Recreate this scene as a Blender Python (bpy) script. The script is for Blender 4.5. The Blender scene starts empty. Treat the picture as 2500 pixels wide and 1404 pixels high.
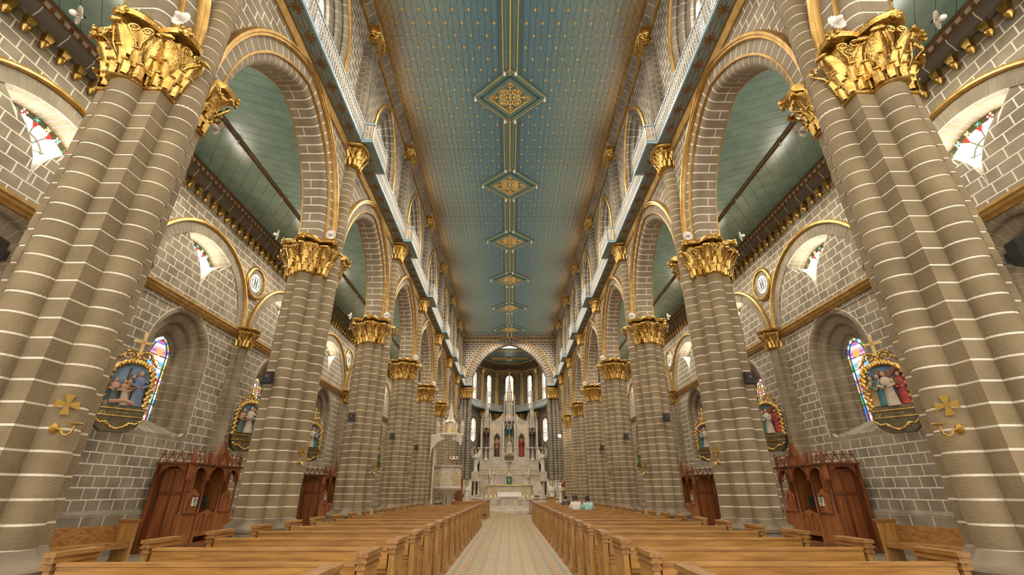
import bpy, math, random
from math import pi, sin, cos, sqrt, atan2, hypot, radians
random.seed(7)
sc = bpy.context.scene
COL = sc.collection
# ------------------------------------------------------------------ camera, light, exposure
F, XV, YV = 1100.0, 1243.0, 1200.0            # focal length and depth vanishing point in pixels of the 2500x1404 frame
CAMZ = 1.5
TH = math.atan((YV - 702) / F)
YAW = math.atan((XV - 1250) / F * cos(TH))
cam = bpy.data.objects.new('camera', bpy.data.cameras.new('camera'))
COL.objects.link(cam)
cam.data.sensor_width = 36.0
cam.data.lens = F / 2500 * 36.0
cam.data.clip_start, cam.data.clip_end = 0.05, 300
cam.location = (0, 0, CAMZ)
cam.rotation_euler = (pi / 2 + TH, 0, YAW)
sc.camera = cam
w = bpy.data.worlds.new('world'); sc.world = w; w.use_nodes = True
bg = w.node_tree.nodes['Background']
bg.inputs[0].default_value = (1.0, 0.93, 0.82, 1)
bg.inputs[1].default_value = 1.6
sc.view_settings.view_transform = 'Standard'
sc.view_settings.look = 'None'
sc.view_settings.gamma = 1.0
sc.view_settings.use_curve_mapping = False
sc.view_settings.exposure = 0.86
sc.cycles.use_denoising = True
sc.cycles.max_bounces = 5
sc.cycles.diffuse_bounces = 4
sc.cycles.glossy_bounces = 2
sc.cycles.use_light_tree = False
sc.cycles.use_adaptive_sampling = True
sc.cycles.adaptive_threshold = 0.04
sc.cycles.sample_clamp_indirect = 6
WIN_BRIGHT = 24.0        # daylight through the clear panes
WIN_STAIN = .75          # daylight through the stained panes
FZ = 0.1                 # nave floor level (camera stands 1.4 m above it)

def px(u, v, X=None, Y=None, Z=None):
    """point where the ray through photo pixel (u, v) meets the plane X=, Y= or Z="""
    cy, sy, ct, st = cos(YAW), sin(YAW), cos(TH), sin(TH)
    fw = (-sy * ct, cy * ct, st); rt = (cy, sy, 0.0)
    up = (rt[1] * fw[2] - rt[2] * fw[1], rt[2] * fw[0] - rt[0] * fw[2], rt[0] * fw[1] - rt[1] * fw[0])
    a, b = (u - 1250) / F, (702 - v) / F
    d = [fw[i] + rt[i] * a + up[i] * b for i in range(3)]
    t = X / d[0] if X is not None else (Y / d[1] if Y is not None else (Z - CAMZ) / d[2])
    return (d[0] * t, d[1] * t, CAMZ + d[2] * t)

# ------------------------------------------------------------------ materials
def fill_light(name, energy, angle=160):  # added spot that evens out the brightness; the bulbs themselves are unlit
    l = bpy.data.lights.new(name, 'SPOT'); l.energy = energy; l.color = (1.0, .90, .74); l.spot_size = radians(angle); l.spot_blend = .6; l.shadow_soft_size = .06
    return l
NAVE_FILL = fill_light('ceiling_fill_light', 420)
AISLE_FILL = fill_light('aisle_fill_light', 185)
def nodes(name):
    m = bpy.data.materials.new(name); m.use_nodes = True
    nt = m.node_tree
    return m, nt, nt.nodes['Principled BSDF']
def N(nt, t, **kw):
    n = nt.nodes.new(t)
    for k, v in kw.items():
        if k.startswith('i_'):
            n.inputs[int(k[2:])].default_value = v
        else: setattr(n, k, v)
    return n
def ramp(nt, stops, interp='LINEAR'):
    r = nt.nodes.new('ShaderNodeValToRGB'); r.color_ramp.interpolation = interp
    el = r.color_ramp.elements
    while len(el) < len(stops): el.new(0.5)
    for e, (p, c) in zip(el, stops):
        e.position = p; e.color = (*c, 1)
    return r
def surf(name, c1, c2=None, rough=0.6, metal=0.0, scale=3.0, detail=4, bump=0.0, bscale=None, stretch=None, spec=0.5, lo=0.35, hi=0.65):
    m, nt, b = nodes(name)
    b.inputs['Roughness'].default_value = rough
    b.inputs['Metallic'].default_value = metal
    b.inputs['Specular IOR Level'].default_value = spec
    if c2 is None and bump == 0:
        b.inputs['Base Color'].default_value = (*c1, 1); return m
    g = N(nt, 'ShaderNodeNewGeometry'); mp = N(nt, 'ShaderNodeMapping')
    nt.links.new(g.outputs['Position'], mp.inputs['Vector'])
    if stretch: mp.inputs['Scale'].default_value = stretch
    t = N(nt, 'ShaderNodeTexNoise'); t.inputs['Scale'].default_value = scale; t.inputs['Detail'].default_value = min(detail, 4)
    nt.links.new(mp.outputs[0], t.inputs['Vector'])
    r = ramp(nt, [(lo, c1), (hi, c2 or c1)])
    nt.links.new(t.outputs['Fac'], r.inputs[0]); nt.links.new(r.outputs[0], b.inputs['Base Color'])
    if bump:
        t2 = N(nt, 'ShaderNodeTexNoise'); t2.inputs['Scale'].default_value = bscale or scale * 6; t2.inputs['Detail'].default_value = 1
        nt.links.new(mp.outputs[0], t2.inputs['Vector'])
        bp = N(nt, 'ShaderNodeBump'); bp.inputs['Strength'].default_value = bump; bp.inputs['Distance'].default_value = 0.02
        nt.links.new(t2.outputs['Fac'], bp.inputs['Height']); nt.links.new(bp.outputs[0], b.inputs['Normal'])
    return m
def emis(name, col, strength):
    m, nt, b = nodes(name)
    if strength < 3: m.cycles.emission_sampling = 'NONE'
    b.inputs['Base Color'].default_value = (*[c * .5 for c in col], 1)
    b.inputs['Roughness'].default_value = 0.3
    b.inputs['Emission Color'].default_value = (*col, 1)
    b.inputs['Emission Strength'].default_value = strength
    return m
M = {}
M['pier'] = surf('pier_stone', (.168, .121, .064), (.245, .182, .100), .85, scale=2.2, detail=6, bump=.35, bscale=45)
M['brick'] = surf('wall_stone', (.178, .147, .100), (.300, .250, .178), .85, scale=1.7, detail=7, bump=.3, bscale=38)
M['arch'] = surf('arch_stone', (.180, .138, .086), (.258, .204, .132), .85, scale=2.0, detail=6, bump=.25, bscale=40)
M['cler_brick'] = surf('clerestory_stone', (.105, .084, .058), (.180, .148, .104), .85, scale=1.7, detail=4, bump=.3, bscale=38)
M['mortar'] = surf('white_mortar', (.66, .58, .46), (.76, .68, .56), .8, scale=4)
M['base'] = surf('base_stone', (.115, .086, .052), (.215, .165, .105), .75, scale=3, detail=6, bump=.4, bscale=30)
M['gold'] = surf('gilding', (.46, .265, .060), (.72, .475, .155), .34, 1.0, scale=9, detail=5, bump=.35, bscale=34)
M['gold_flat'] = surf('gold_moulding', (.36, .20, .050), (.50, .31, .095), .42, .75, scale=5, detail=4, bump=.15, bscale=60)
M['gold_soft'] = surf('gold_paint', (.55, .36, .11), (.68, .46, .17), .5, .35, scale=6)
M['brass'] = surf('brass', (.50, .31, .07), (.60, .39, .10), .4, .8, scale=3)
M['brown_trim'] = surf('brown_trim', (.16, .075, .022), (.24, .12, .04), .55, scale=6)
M['cove'] = surf('grey_cove', (.13, .105, .08), (.20, .165, .13), .7, scale=1.2, stretch=(1, .12, 4))
M['cream'] = surf('cream_paint', (.58, .52, .42), (.66, .6, .5), .6, scale=5)
M['teal'] = surf('teal_board', (.20, .315, .275), (.26, .385, .335), .20, scale=1.3, stretch=(2, 2, 1), detail=3, spec=.7)
M['teal_dark'] = surf('teal_dark', (.04, .085, .085), (.06, .11, .11), .5, scale=4)
M['soffit'] = surf('soffit_blue', (.20, .27, .265), (.25, .32, .31), .5, scale=3)
M['rail_blue'] = surf('rail_blue', (.25, .38, .45), (.34, .47, .54), .5, scale=5)
M['rail_white'] = surf('rail_white', (.42, .39, .34), (.50, .47, .41), .6, scale=8)
M['wood'] = surf('oak', (.25, .108, .021), (.46, .235, .055), .38, scale=2.2, detail=8, stretch=(1.2, 9, 14), bump=.05, bscale=30, lo=.3, hi=.7)
M['wood_end'] = surf('oak_upright', (.27, .125, .028), (.46, .245, .065), .38, scale=2.2, detail=8, stretch=(9, 9, 1.0), lo=.3, hi=.7)
M['wood_cap'] = surf('oak_cap', (.21, .092, .022), (.36, .18, .05), .4, scale=3, detail=6, stretch=(9, 1.5, 9))
M['redwood'] = surf('mahogany', (.085, .022, .006), (.26, .075, .020), .33, scale=1.6, detail=8, stretch=(8, 8, .9), lo=.28, hi=.72)
M['redwood2'] = surf('mahogany_panel', (.17, .05, .014), (.36, .125, .035), .33, scale=1.8, detail=8, stretch=(8, 8, .8), lo=.28, hi=.72)
M['pad'] = surf('leather_pad', (.10, .025, .012), (.15, .045, .022), .35, scale=5)
M['marble'] = surf('cream_marble', (.42, .355, .275), (.56, .485, .385), .35, scale=2.0, detail=6)
M['marble_gold'] = surf('gilt_line', (.60, .42, .15), (.72, .53, .22), .4, .5, scale=9)
M['marble_dark'] = surf('grey_marble', (.17, .15, .125), (.26, .235, .2), .4, scale=2.5, detail=6)
M['white'] = surf('white_cloth', (.72, .69, .63), (.80, .77, .72), .8, scale=6)
M['statue'] = surf('white_statue', (.56, .51, .43), (.68, .63, .55), .5, scale=8)
M['black'] = surf('black_plastic', (.008, .008, .008), (.014, .014, .013), .45, scale=30)
M['red'] = surf('red_badge', (.5, .02, .02))
M['lampwhite'] = surf('white_glass', (.66, .62, .55), (.78, .74, .68), .25, scale=6)
M['skin'] = surf('painted_skin', (.36, .19, .11), (.44, .25, .15), .55, scale=6)
M['darkhair'] = surf('dark_hair', (.012, .009, .007), (.025, .018, .014), .6, scale=20)
M['c_blue'] = surf('blue_robe', (.09, .12, .2), (.15, .18, .27), .6, scale=8)
M['c_teal'] = surf('teal_robe', (.02, .11, .115), (.045, .17, .165), .6, scale=8)
M['c_brown'] = surf('brown_robe', (.055, .03, .018), (.10, .055, .032), .6, scale=8)
M['c_red'] = surf('red_robe', (.25, .02, .015), (.36, .045, .03), .6, scale=8)
M['c_rose'] = surf('rose_robe', (.32, .14, .085), (.42, .21, .14), .6, scale=8)
M['c_ochre'] = surf('ochre_robe', (.26, .145, .045), (.38, .23, .085), .6, scale=8)
M['c_cream'] = surf('cream_robe', (.38, .30, .21), (.48, .39, .29), .65, scale=8)
M['c_green'] = surf('green_robe', (.05, .075, .055), (.085, .115, .085), .65, scale=8)
M['shirt_white'] = surf('white_shirt', (.55, .52, .47), (.63, .6, .55), .85, scale=9)
M['shirt_aqua'] = surf('aqua_shirt', (.25, .46, .44), (.33, .55, .52), .85, scale=9)
M['shirt_dark'] = surf('dark_shirt', (.06, .05, .045), (.09, .075, .065), .85, scale=9)
M['jeans'] = surf('dark_trousers', (.02, .025, .04), (.035, .04, .06), .85, scale=9)
M['skyboard'] = surf('painted_sky', (.12, .20, .30), (.20, .29, .37), .6, scale=2.0, detail=4)
M['rock'] = surf('painted_ground', (.17, .135, .09), (.27, .215, .15), .7, scale=7, bump=.3, bscale=18)
M['olive'] = surf('olive_console', (.055, .042, .014), (.12, .09, .03), .45, scale=9)
M['paper'] = surf('paper', (.72, .72, .70))
M['ink'] = surf('ink', (.03, .03, .03))
M['greenglass'] = surf('dark_pane', (.05, .06, .05), (.08, .09, .075), .2, scale=9)
M['greencloth'] = surf('green_cloth', (.012, .10, .06), (.02, .14, .085), .7, scale=12)
M['purple'] = surf('purple_cloth', (.16, .02, .06))
M['yellow'] = surf('yellow_cloth', (.55, .33, .03), (.62, .4, .06), .7, scale=14)
M['lead'] = surf('lead_came', (.03, .028, .022))
M['iron'] = surf('iron_bar', (.10, .10, .065), (.14, .15, .08), .6, scale=9)
M['terrazzo'] = surf('side_floor', (.17, .14, .105), (.33, .28, .22), .35, scale=14, detail=5)
M['g_clear'] = emis('clear_pane', (1.0, .95, .84), WIN_BRIGHT)
M['g_cler'] = emis('clerestory_pane', (1.0, .97, .92), 10.0)
for k, c in dict(white=(1, .95, .82), yellow=(1, .72, .18), gold=(.95, .55, .12), blue=(.10, .26, .85), sky=(.25, .62, .95), red=(.85, .06, .05), green=(.10, .45, .16), pink=(.85, .52, .68), violet=(.55, .22, .62), cream=(.98, .88, .55), flesh=(.9, .5, .3), brown=(.45, .22, .1)).items():
    M['g_' + k] = emis('stained_' + k, c, WIN_STAIN * (1.6 if k in ('white', 'cream') else .62))
M['g_medal'] = emis('medallion_pane', (1.0, .92, .8), .55)
M['g_apse'] = emis('apse_pane', (1.0, .95, .84), 1.5)

# ------------------------------------------------------------------ mesh helpers
TXT = {}
for body, size in [(b_, .12) for b_ in ('XI', 'XII', 'XIII', 'XIV', 'X', 'IV', 'III', 'II', 'I', 'V')] + [('Jesus', .05), ('Jesus Cruz', .05), ('JBL', .022)]:
    cu = bpy.data.curves.new('lettering', 'FONT'); cu.body = body; cu.size = size; cu.extrude = .002; cu.align_x = 'CENTER'; cu.resolution_u = 2
    tmp = bpy.data.objects.new('tmp', cu); COL.objects.link(tmp)
    TXT[body] = bpy.data.meshes.new_from_object(tmp.evaluated_get(bpy.context.evaluated_depsgraph_get())); TXT[body].name = 'lettering'
    bpy.data.objects.remove(tmp); bpy.data.curves.remove(cu)
class MB:
    def __init__(s, side=1):
        s.v = []; s.f = []; s.m = []; s.mi = 0; s.s = side
    def add(s, vs, fs):
        o = len(s.v)
        if s.s < 0:
            s.v += [(-a, b, c) for a, b, c in vs]
            s.f += [tuple(o + i for i in reversed(f)) for f in fs]
        else:
            s.v += [tuple(p) for p in vs]
            s.f += [tuple(o + i for i in f) for f in fs]
        s.m += [s.mi] * len(fs)
        return s
    def hexa(s, p):
        return s.add(p, [(0, 3, 2, 1), (4, 5, 6, 7), (0, 1, 5, 4), (1, 2, 6, 5), (2, 3, 7, 6), (3, 0, 4, 7)])
    def box(s, x0, x1, y0, y1, z0, z1):
        return s.hexa([(x0, y0, z0), (x1, y0, z0), (x1, y1, z0), (x0, y1, z0), (x0, y0, z1), (x1, y0, z1), (x1, y1, z1), (x0, y1, z1)])
    def cbox(s, c, d, rz=0, ry=0, rx=0):
        p = []
        for sx, sy, sz in ((-1, -1, -1), (1, -1, -1), (1, 1, -1), (-1, 1, -1), (-1, -1, 1), (1, -1, 1), (1, 1, 1), (-1, 1, 1)):
            x, y, z = sx * d[0] / 2, sy * d[1] / 2, sz * d[2] / 2
            if rx: y, z = y * cos(rx) - z * sin(rx), y * sin(rx) + z * cos(rx)
            if ry: x, z = x * cos(ry) + z * sin(ry), -x * sin(ry) + z * cos(ry)
            if rz: x, y = x * cos(rz) - y * sin(rz), x * sin(rz) + y * cos(rz)
            p.append((c[0] + x, c[1] + y, c[2] + z))
        return s.hexa(p)
    def prism(s, poly, fn, d0, d1):
        n = len(poly)
        vs = [fn(a, b, d0) for a, b in poly] + [fn(a, b, d1) for a, b in poly]
        fs = [tuple(range(n - 1, -1, -1)), tuple(range(n, 2 * n))] + [(i, (i + 1) % n, n + (i + 1) % n, n + i) for i in range(n)]
        return s.add(vs, fs)
    def loft(s, rings, cap0=True, cap1=True, closed=True):
        n = len(rings[0]); vs = [p for r in rings for p in r]; fs = []
        for k in range(len(rings) - 1):
            for i in range(n if closed else n - 1):
                j = (i + 1) % n
                fs.append((k * n + i, k * n + j, (k + 1) * n + j, (k + 1) * n + i))
        if cap0: fs.append(tuple(range(n - 1, -1, -1)))
        if cap1: fs.append(tuple((len(rings) - 1) * n + i for i in range(n)))
        return s.add(vs, fs)
    def lathe(s, prof, c=(0, 0, 0), n=14, sx=1, sy=1):
        return s.loft([[(c[0] + r * sx * cos(2 * pi * i / n), c[1] + r * sy * sin(2 * pi * i / n), c[2] + z) for i in range(n)] for r, z in prof])
    def tube(s, pts, r, n=6, closed=False):
        rings = []; L = len(pts)
        for k in range(L):
            a = pts[(k - 1) % L] if (closed or k > 0) else pts[k]
            b = pts[(k + 1) % L] if (closed or k < L - 1) else pts[k]
            t = [b[i] - a[i] for i in range(3)]; l = sqrt(sum(x * x for x in t)) or 1; t = [x / l for x in t]
            u = (0, 0, 1) if abs(t[2]) < .8 else (1, 0, 0)
            e = (t[1] * u[2] - t[2] * u[1], t[2] * u[0] - t[0] * u[2], t[0] * u[1] - t[1] * u[0]); l = sqrt(sum(x * x for x in e)); e = [x / l for x in e]
            g = (e[1] * t[2] - e[2] * t[1], e[2] * t[0] - e[0] * t[2], e[0] * t[1] - e[1] * t[0])
            rr = r[k] if isinstance(r, (list, tuple)) else r
            rings.append([tuple(pts[k][i] + rr * (cos(2 * pi * q / n) * e[i] + sin(2 * pi * q / n) * g[i]) for i in range(3)) for q in range(n)])
        if closed: rings.append(rings[0])
        return s.loft(rings, not closed, not closed)
    def ball(s, c, r, n=10, sx=1, sy=1, sz=1):
        return s.lathe([(max(1e-4, r * sin(pi * k / 7)), -r * sz * cos(pi * k / 7)) for k in range(8)], c, n, sx, sy)
    def sweep(s, prof, path):
        """profile points (x, off) swept along path of (fn(x, off) -> xyz)"""
        return s.loft([[fn(x, o) for x, o in prof] for fn in path])
    def mesh(s, name, mats, smooth=False):
        me = bpy.data.meshes.new(name)
        me.from_pydata(s.v, [], s.f)
        for m_ in (mats if isinstance(mats, (list, tuple)) else [mats]):
            me.materials.append(M[m_])
        if len(set(s.m)) > 1: me.polygons.foreach_set('material_index', s.m)
        if smooth:
            me.polygons.foreach_set('use_smooth', [True] * len(s.f))
            me.set_sharp_from_angle(angle=radians(smooth if smooth is not True else 40))
        return me
    def build(s, name, mats, parent=None, smooth=False, loc=None):
        return put(name, s.mesh(name, mats, smooth), parent, loc)
def put(name, me, parent=None, loc=None, rz=None, scale=None):
    o = bpy.data.objects.new(name, me); COL.objects.link(o)
    if parent: o.parent = parent
    if loc: o.location = loc
    if rz is not None: o.rotation_euler = (0, 0, rz)
    if scale: o.scale = scale
    return o
def empty(name, loc=(0, 0, 0), rz=0, parent=None):
    o = put(name, None, parent, loc, rz); o.empty_display_size = .2
    return o
def thing(name, label, cat, loc=(0, 0, 0), rz=0, group=None):
    return tag(empty(name, loc, rz), label, cat, group)
def tag(o, label, cat, group=None):
    o['label'] = label; o['category'] = cat
    if group: o['group'] = group
    return o
def struct(o, label=None):
    o['kind'] = 'structure'
    if label: o['label'] = label
    return o
def dup(root, loc, label, rz=None):
    r = root.copy(); COL.objects.link(r); r.location = loc; r['label'] = label
    if rz is not None: r.rotation_euler = (0, 0, rz)
    for ch in list(root.children):
        c = ch.copy(); COL.objects.link(c); c.parent = r
        for g in ch.children:
            d = g.copy(); COL.objects.link(d); d.parent = c
    return r
def pieces_out(parent, name, pieces, mat, nmax=290, minpx=8.5, smooth=False, side=1):
    """pieces = (verts, faces); the ones that show largest become parts, the rest one joined stuff part"""
    def key(p):
        vs = p[0]; n = len(vs)
        c = [sum(q[i] for q in vs) / n for i in range(3)]
        if c[1] < .3: return 1e9
        return hypot(c[0], c[1], c[2] - CAMZ)
    def size(p, d):
        vs = p[0]; e = sorted(max(q[i] for q in vs) - min(q[i] for q in vs) for i in range(3))
        return e[1] / d * 1100
    o = sorted(((key(p), i, p) for i, p in enumerate(pieces)), key=lambda t: t[:2])
    big = [t for t in o if size(t[2], t[0]) >= minpx][:nmax]
    ids = {t[1] for t in big}
    for _, _, p in big:
        MB(side).add(*p).build(name, mat, parent, smooth)
    rest = [t[2] for t in o if t[1] not in ids]
    if rest:
        b = MB(side)
        for p in rest: b.add(*p)
        b.build(name, mat, parent, smooth)['kind'] = 'stuff'
BOXF = [(0, 3, 2, 1), (4, 5, 6, 7), (0, 1, 5, 4), (1, 2, 6, 5), (2, 3, 7, 6), (3, 0, 4, 7)]
# ------------------------------------------------------------------ arches
def parch(a, h, n=16, off=0.0):
    """pointed arch, half width a, rise h: list of (y, z, ny, nz) from -side to +side; off = parallel offset outwards"""
    R = (h * h + a * a) / (2 * a); c = R - a; Ro = R + off
    t1 = math.acos(min(1, max(-1, c / Ro)))
    out = []
    for k in range(n + 1):
        t = t1 * k / n
        out.append((-(Ro * cos(t) - c), Ro * sin(t), -cos(t), sin(t)))
    for k in range(n - 1, -1, -1):
        t = t1 * k / n
        out.append((Ro * cos(t) - c, Ro * sin(t), cos(t), sin(t)))
    return out
def arch_half(a, h, z, off=0.0):
    """half width of the arch at height z above springing (None above the apex)"""
    R = (h * h + a * a) / (2 * a); c = R - a; Ro = R + off
    if z <= 0: return a + off
    if z >= Ro: return None
    y = sqrt(Ro * Ro - z * z) - c
    return y if y > 0 else None
def voussoirs(a, h, off0, off1, n, fn, d0, d1, gap=.012):
    """wedge blocks on both halves of a pointed arch; fn(y, z, d) -> xyz"""
    R = (h * h + a * a) / (2 * a); c = R - a; out = []
    t1 = math.acos(max(-1, min(1, c / (R + off0))))
    for sg in (-1, 1):
        for k in range(n):
            g = gap / 2 / R
            ta, tb = t1 * k / n + g, t1 * (k + 1) / n - g
            tm = math.acos(max(-1, min(1, c / (R + off1)))) if k == n - 1 else None
            P = lambda t, o: (sg * ((R + o) * cos(t) - c), (R + o) * sin(t))
            q = [P(ta, off0), P(tb, off0), P(tm - g if tm else tb, off1), P(ta, off1)]
            if sg > 0: q = q[::-1]
            vs = [fn(y, z, d0) for y, z in q] + [fn(y, z, d1) for y, z in q]
            out.append((vs, BOXF))
    return out
def bricks(a0, a1, z0, z1, ch, bl, holes, fn, thick=.03, gap=.032, jitter=.12, rnd=None):
    """running-bond stones between a0..a1, z0..z1 cut by holes(z) -> list of (lo, hi); fn(a, z, d) -> xyz.
    returns (stones, mortar strips)"""
    rnd = rnd or random.Random(3)
    st, mo = [], MB()
    nz = max(1, round((z1 - z0) / ch)); ch = (z1 - z0) / nz
    for r in range(nz):
        zb, zt = z0 + r * ch, z0 + (r + 1) * ch
        eb, et = holes(zb + 1e-4), holes(zt - 1e-4)
        segs = []; lo_b = lo_t = a0
        n = max(len(eb), len(et))
        zm = (zb + zt) / 2
        for i in range(n):
            if i < len(eb): b = eb[i]
            else: m_ = (et[i][0] + et[i][1]) / 2; b = (m_, m_)
            if i < len(et): t = et[i]
            else: m_ = (eb[i][0] + eb[i][1]) / 2; t = (m_, m_)
            segs.append((lo_b, b[0], lo_t, t[0])); lo_b, lo_t = b[1], t[1]
        segs.append((lo_b, a1, lo_t, a1))
        ph = (.5 if r % 2 else 0.0) + rnd.uniform(-jitter, jitter)
        for (b0, b1, t0, t1) in segs:
            L, Rr = min(b0, t0), max(b1, t1)
            if Rr - L < .02 or (b1 - b0 < .005 and t1 - t0 < .005): continue
            mo.add([fn(b0, zb, 0), fn(b1, zb, 0), fn(t1, zt, 0), fn(t0, zt, 0)], [(0, 1, 2, 3)])
            k = math.floor((L - a0) / bl - ph) 
            x = a0 + (k + ph) * bl
            while x < Rr:
                xa, xb = x + gap / 2, x + bl - gap / 2
                q = [max(xa, b0 + gap / 2), min(xb, b1 - gap / 2), min(xb, t1 - gap / 2), max(xa, t0 + gap / 2)]
                x += bl
                if q[1] - q[0] < .015 and q[2] - q[3] < .015: continue
                if q[1] < q[0]: q[0] = q[1] = (q[0] + q[1]) / 2
                if q[2] < q[3]: q[2] = q[3] = (q[2] + q[3]) / 2
                za, zc = zb + gap / 2, zt - gap / 2
                Q = [(q[0], za), (q[1], za), (q[2], zc), (q[3], zc)]
                st.append(([fn(a, z, -.004) for a, z in Q] + [fn(a, z, thick) for a, z in Q], BOXF))
    return st, mo
# ------------------------------------------------------------------ plan of the church
Y1, B = 4.57, 5.37                    # first pier and bay length
PY = [Y1 + B * k for k in range(8)]   # pier axes 4.7 ... 42.1
MID = [Y1 - B / 2 + B * k for k in range(8)]   # bay centres, MID[0] lies before the first pier
PX = 4.795                             # pier axis
AX = 4.45                             # nave face of the arcade wall
WX = 9.5                              # side wall
YE = 41.3                             # chancel wall
Y0 = -1.2                             # where the modelled part of the nave begins
SPR = 7.0                             # springing of the arcade
ZG = 10.2                             # gallery soffit
ZC = 15.2                             # nave ceiling
ZA = 11.3                             # aisle ceiling
ORD = ['nearest', 'second', 'third', 'fourth', 'fifth', 'sixth', 'seventh', 'eighth', 'ninth', 'tenth', 'eleventh', 'twelfth', 'thirteenth', 'fourteenth', 'fifteenth', 'sixteenth', 'seventeenth', 'eighteenth', 'nineteenth', 'twentieth', 'twenty-first', 'twenty-second', 'twenty-third', 'twenty-fourth']
SIDE = {-1: 'left', 1: 'right'}
ZA = 10.55
# ================================================================== floor
def grid_tile(name, period, base, c1, c2, c3):
    m, nt, b = nodes(name); b.inputs['Roughness'].default_value = .5; b.inputs['Specular IOR Level'].default_value = .25
    g = N(nt, 'ShaderNodeNewGeometry'); sp = N(nt, 'ShaderNodeSeparateXYZ'); nt.links.new(g.outputs['Position'], sp.inputs[0])
    def trig(sock, per, ph=0.0):
        a = N(nt, 'ShaderNodeMath', operation='MULTIPLY_ADD'); a.inputs[1].default_value = 2 * pi / per; a.inputs[2].default_value = ph
        nt.links.new(sock, a.inputs[0]); c = N(nt, 'ShaderNodeMath', operation='COSINE'); nt.links.new(a.outputs[0], c.inputs[0]); return c.outputs[0]
    def op(o, a, b_):
        n = N(nt, 'ShaderNodeMath', operation=o)
        for i, q in enumerate((a, b_)):
            if isinstance(q, float): n.inputs[i].default_value = q
            else: nt.links.new(q, n.inputs[i])
        return n.outputs[0]
    x1, y1 = trig(sp.outputs[0], period), trig(sp.outputs[1], period)
    x2, y2 = trig(sp.outputs[0], period / 2, .4), trig(sp.outputs[1], period / 2, .4)
    f1 = op('GREATER_THAN', op('ADD', x1, y1), .95)
    f2 = op('LESS_THAN', op('ADD', x1, y1), -1.05)
    f3 = op('GREATER_THAN', op('MULTIPLY', x2, y2), .45)
    noi = N(nt, 'ShaderNodeTexNoise'); noi.inputs['Scale'].default_value = 1.5; nt.links.new(g.outputs['Position'], noi.inputs['Vector'])
    col = ramp(nt, [(.3, tuple(c * .86 for c in base)), (.7, base)]); nt.links.new(noi.outputs['Fac'], col.inputs[0])
    cur = col.outputs[0]
    for f, c in ((f3, c3), (f1, c1), (f2, c2)):
        mx = N(nt, 'ShaderNodeMix', data_type='RGBA'); nt.links.new(f, mx.inputs[0]); nt.links.new(cur, mx.inputs[6]); mx.inputs[7].default_value = (*c, 1); cur = mx.outputs[2]
    nt.links.new(cur, b.inputs['Base Color'])
    return m
M['tile'] = grid_tile('patterned_tile', .27, (.35, .28, .165), (.19, .105, .068), (.22, .175, .058), (.24, .175, .095))
M['tile_border'] = grid_tile('border_tile', .21, (.36, .31, .21), (.15, .15, .11), (.38, .27, .12), (.19, .16, .115))
M['tile_line'] = surf('tile_line', (.42, .17, .07), (.5, .23, .10), .35, scale=6)
fl = struct(MB().box(-WX - .4, WX + .4, Y0 - 3, 50, FZ - .25, FZ - .004).build('floor', 'terrazzo'))
MB().box(-.93, .93, Y0, 37, FZ - .01, FZ).build('aisle_tiles', 'tile', fl)
for s in (-1, 1):
    MB(s).box(.93, .965, Y0, 37, FZ - .01, FZ + .001).build('border_line', 'tile_line', fl)
    MB(s).box(.965, 1.15, Y0, 37, FZ - .01, FZ).build('border_tiles', 'tile_border', fl)
    MB(s).box(1.15, 1.185, Y0, 37, FZ - .01, FZ + .001).build('border_line', 'tile_line', fl)

# ================================================================== generic arch paths
def archpath(a, h, n, zs, zb=None, nj=0):
    p = parch(a, h, n); half = p[:n + 1]
    jamb = [(-a, zb + (zs - zb) * k / nj, -1.0, 0.0) for k in range(nj)] if nj else []
    left = jamb + [(y, zs + z, ny, nz) for y, z, ny, nz in half]
    left[-1] = (0.0, left[-1][1], 0.0, 1 / left[-1][3])      # mitre the two halves at the apex
    right = [(-y, z, -ny, nz) for y, z, ny, nz in left]
    return left, right
def path_ring(prof, pt, fn, yc):
    y, z, ny, nz = pt
    return [fn(yc + y + ny * o, z + nz * o, d) for d, o in prof]
def path_pieces(path, prof, fn, yc, gap=.014):
    out = []
    for a, b in zip(path[:-1], path[1:]):
        L = hypot(b[0] - a[0], b[1] - a[1]) or 1; g = min(.3, gap / 2 / L)
        A = tuple(a[i] + (b[i] - a[i]) * g for i in range(4)); Bq = tuple(b[i] - (b[i] - a[i]) * g for i in range(4))
        mb = MB().loft([path_ring(prof, A, fn, yc), path_ring(prof, Bq, fn, yc)])
        out.append((mb.v, mb.f))
    return out
def path_sweep(mb, path, prof, fn, yc):
    mb.loft([path_ring(prof, q, fn, yc) for q in path])
def extr(mb, prof, y0, y1):
    """profile (x, z) extruded along Y"""
    mb.loft([[(x, y0, z) for x, z in prof], [(x, y1, z) for x, z in prof]])
# ================================================================== leaf and capitals
def leaf_mesh(mb, base, nrm, h, wd, out, curl=.35):
    """acanthus leaf standing on base, facing nrm (2d), height h, leaning outwards, lobed edge and curled tip"""
    tx, ty = -nrm[1], nrm[0]; rows = []
    for k in range(9):
        t = k / 8
        wid = wd * (.55 + .55 * sin(pi * min(1, .15 + t * .95))) * (1.0 if k % 2 else .80) * (1 - .35 * max(0, t - .7) / .3)
        o = out * t ** 2.2 + (.015 if k else 0); z = h * min(t, .9)
        if k >= 7: o += curl * wd * (.35 if k == 7 else .75); z = h * (.93 if k == 7 else .80)
        r = []
        for j in range(7):
            q = (j - 3) / 3
            bul = wd * (.30 * (1 - q * q) + (.04 if j % 2 == 0 else -.04) + (.05 if j == 3 else 0))
            dz = -.07 * h * abs(q) * (.4 + t) + (.02 * h if (j % 2 == 0 and k % 2) else 0)
            r.append((base[0] + tx * q * wid / 2 + nrm[0] * (o + bul), base[1] + ty * q * wid / 2 + nrm[1] * (o + bul), base[2] + z + dz))
        rows.append(r)
    mb.loft(rows, False, False, closed=False)
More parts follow.
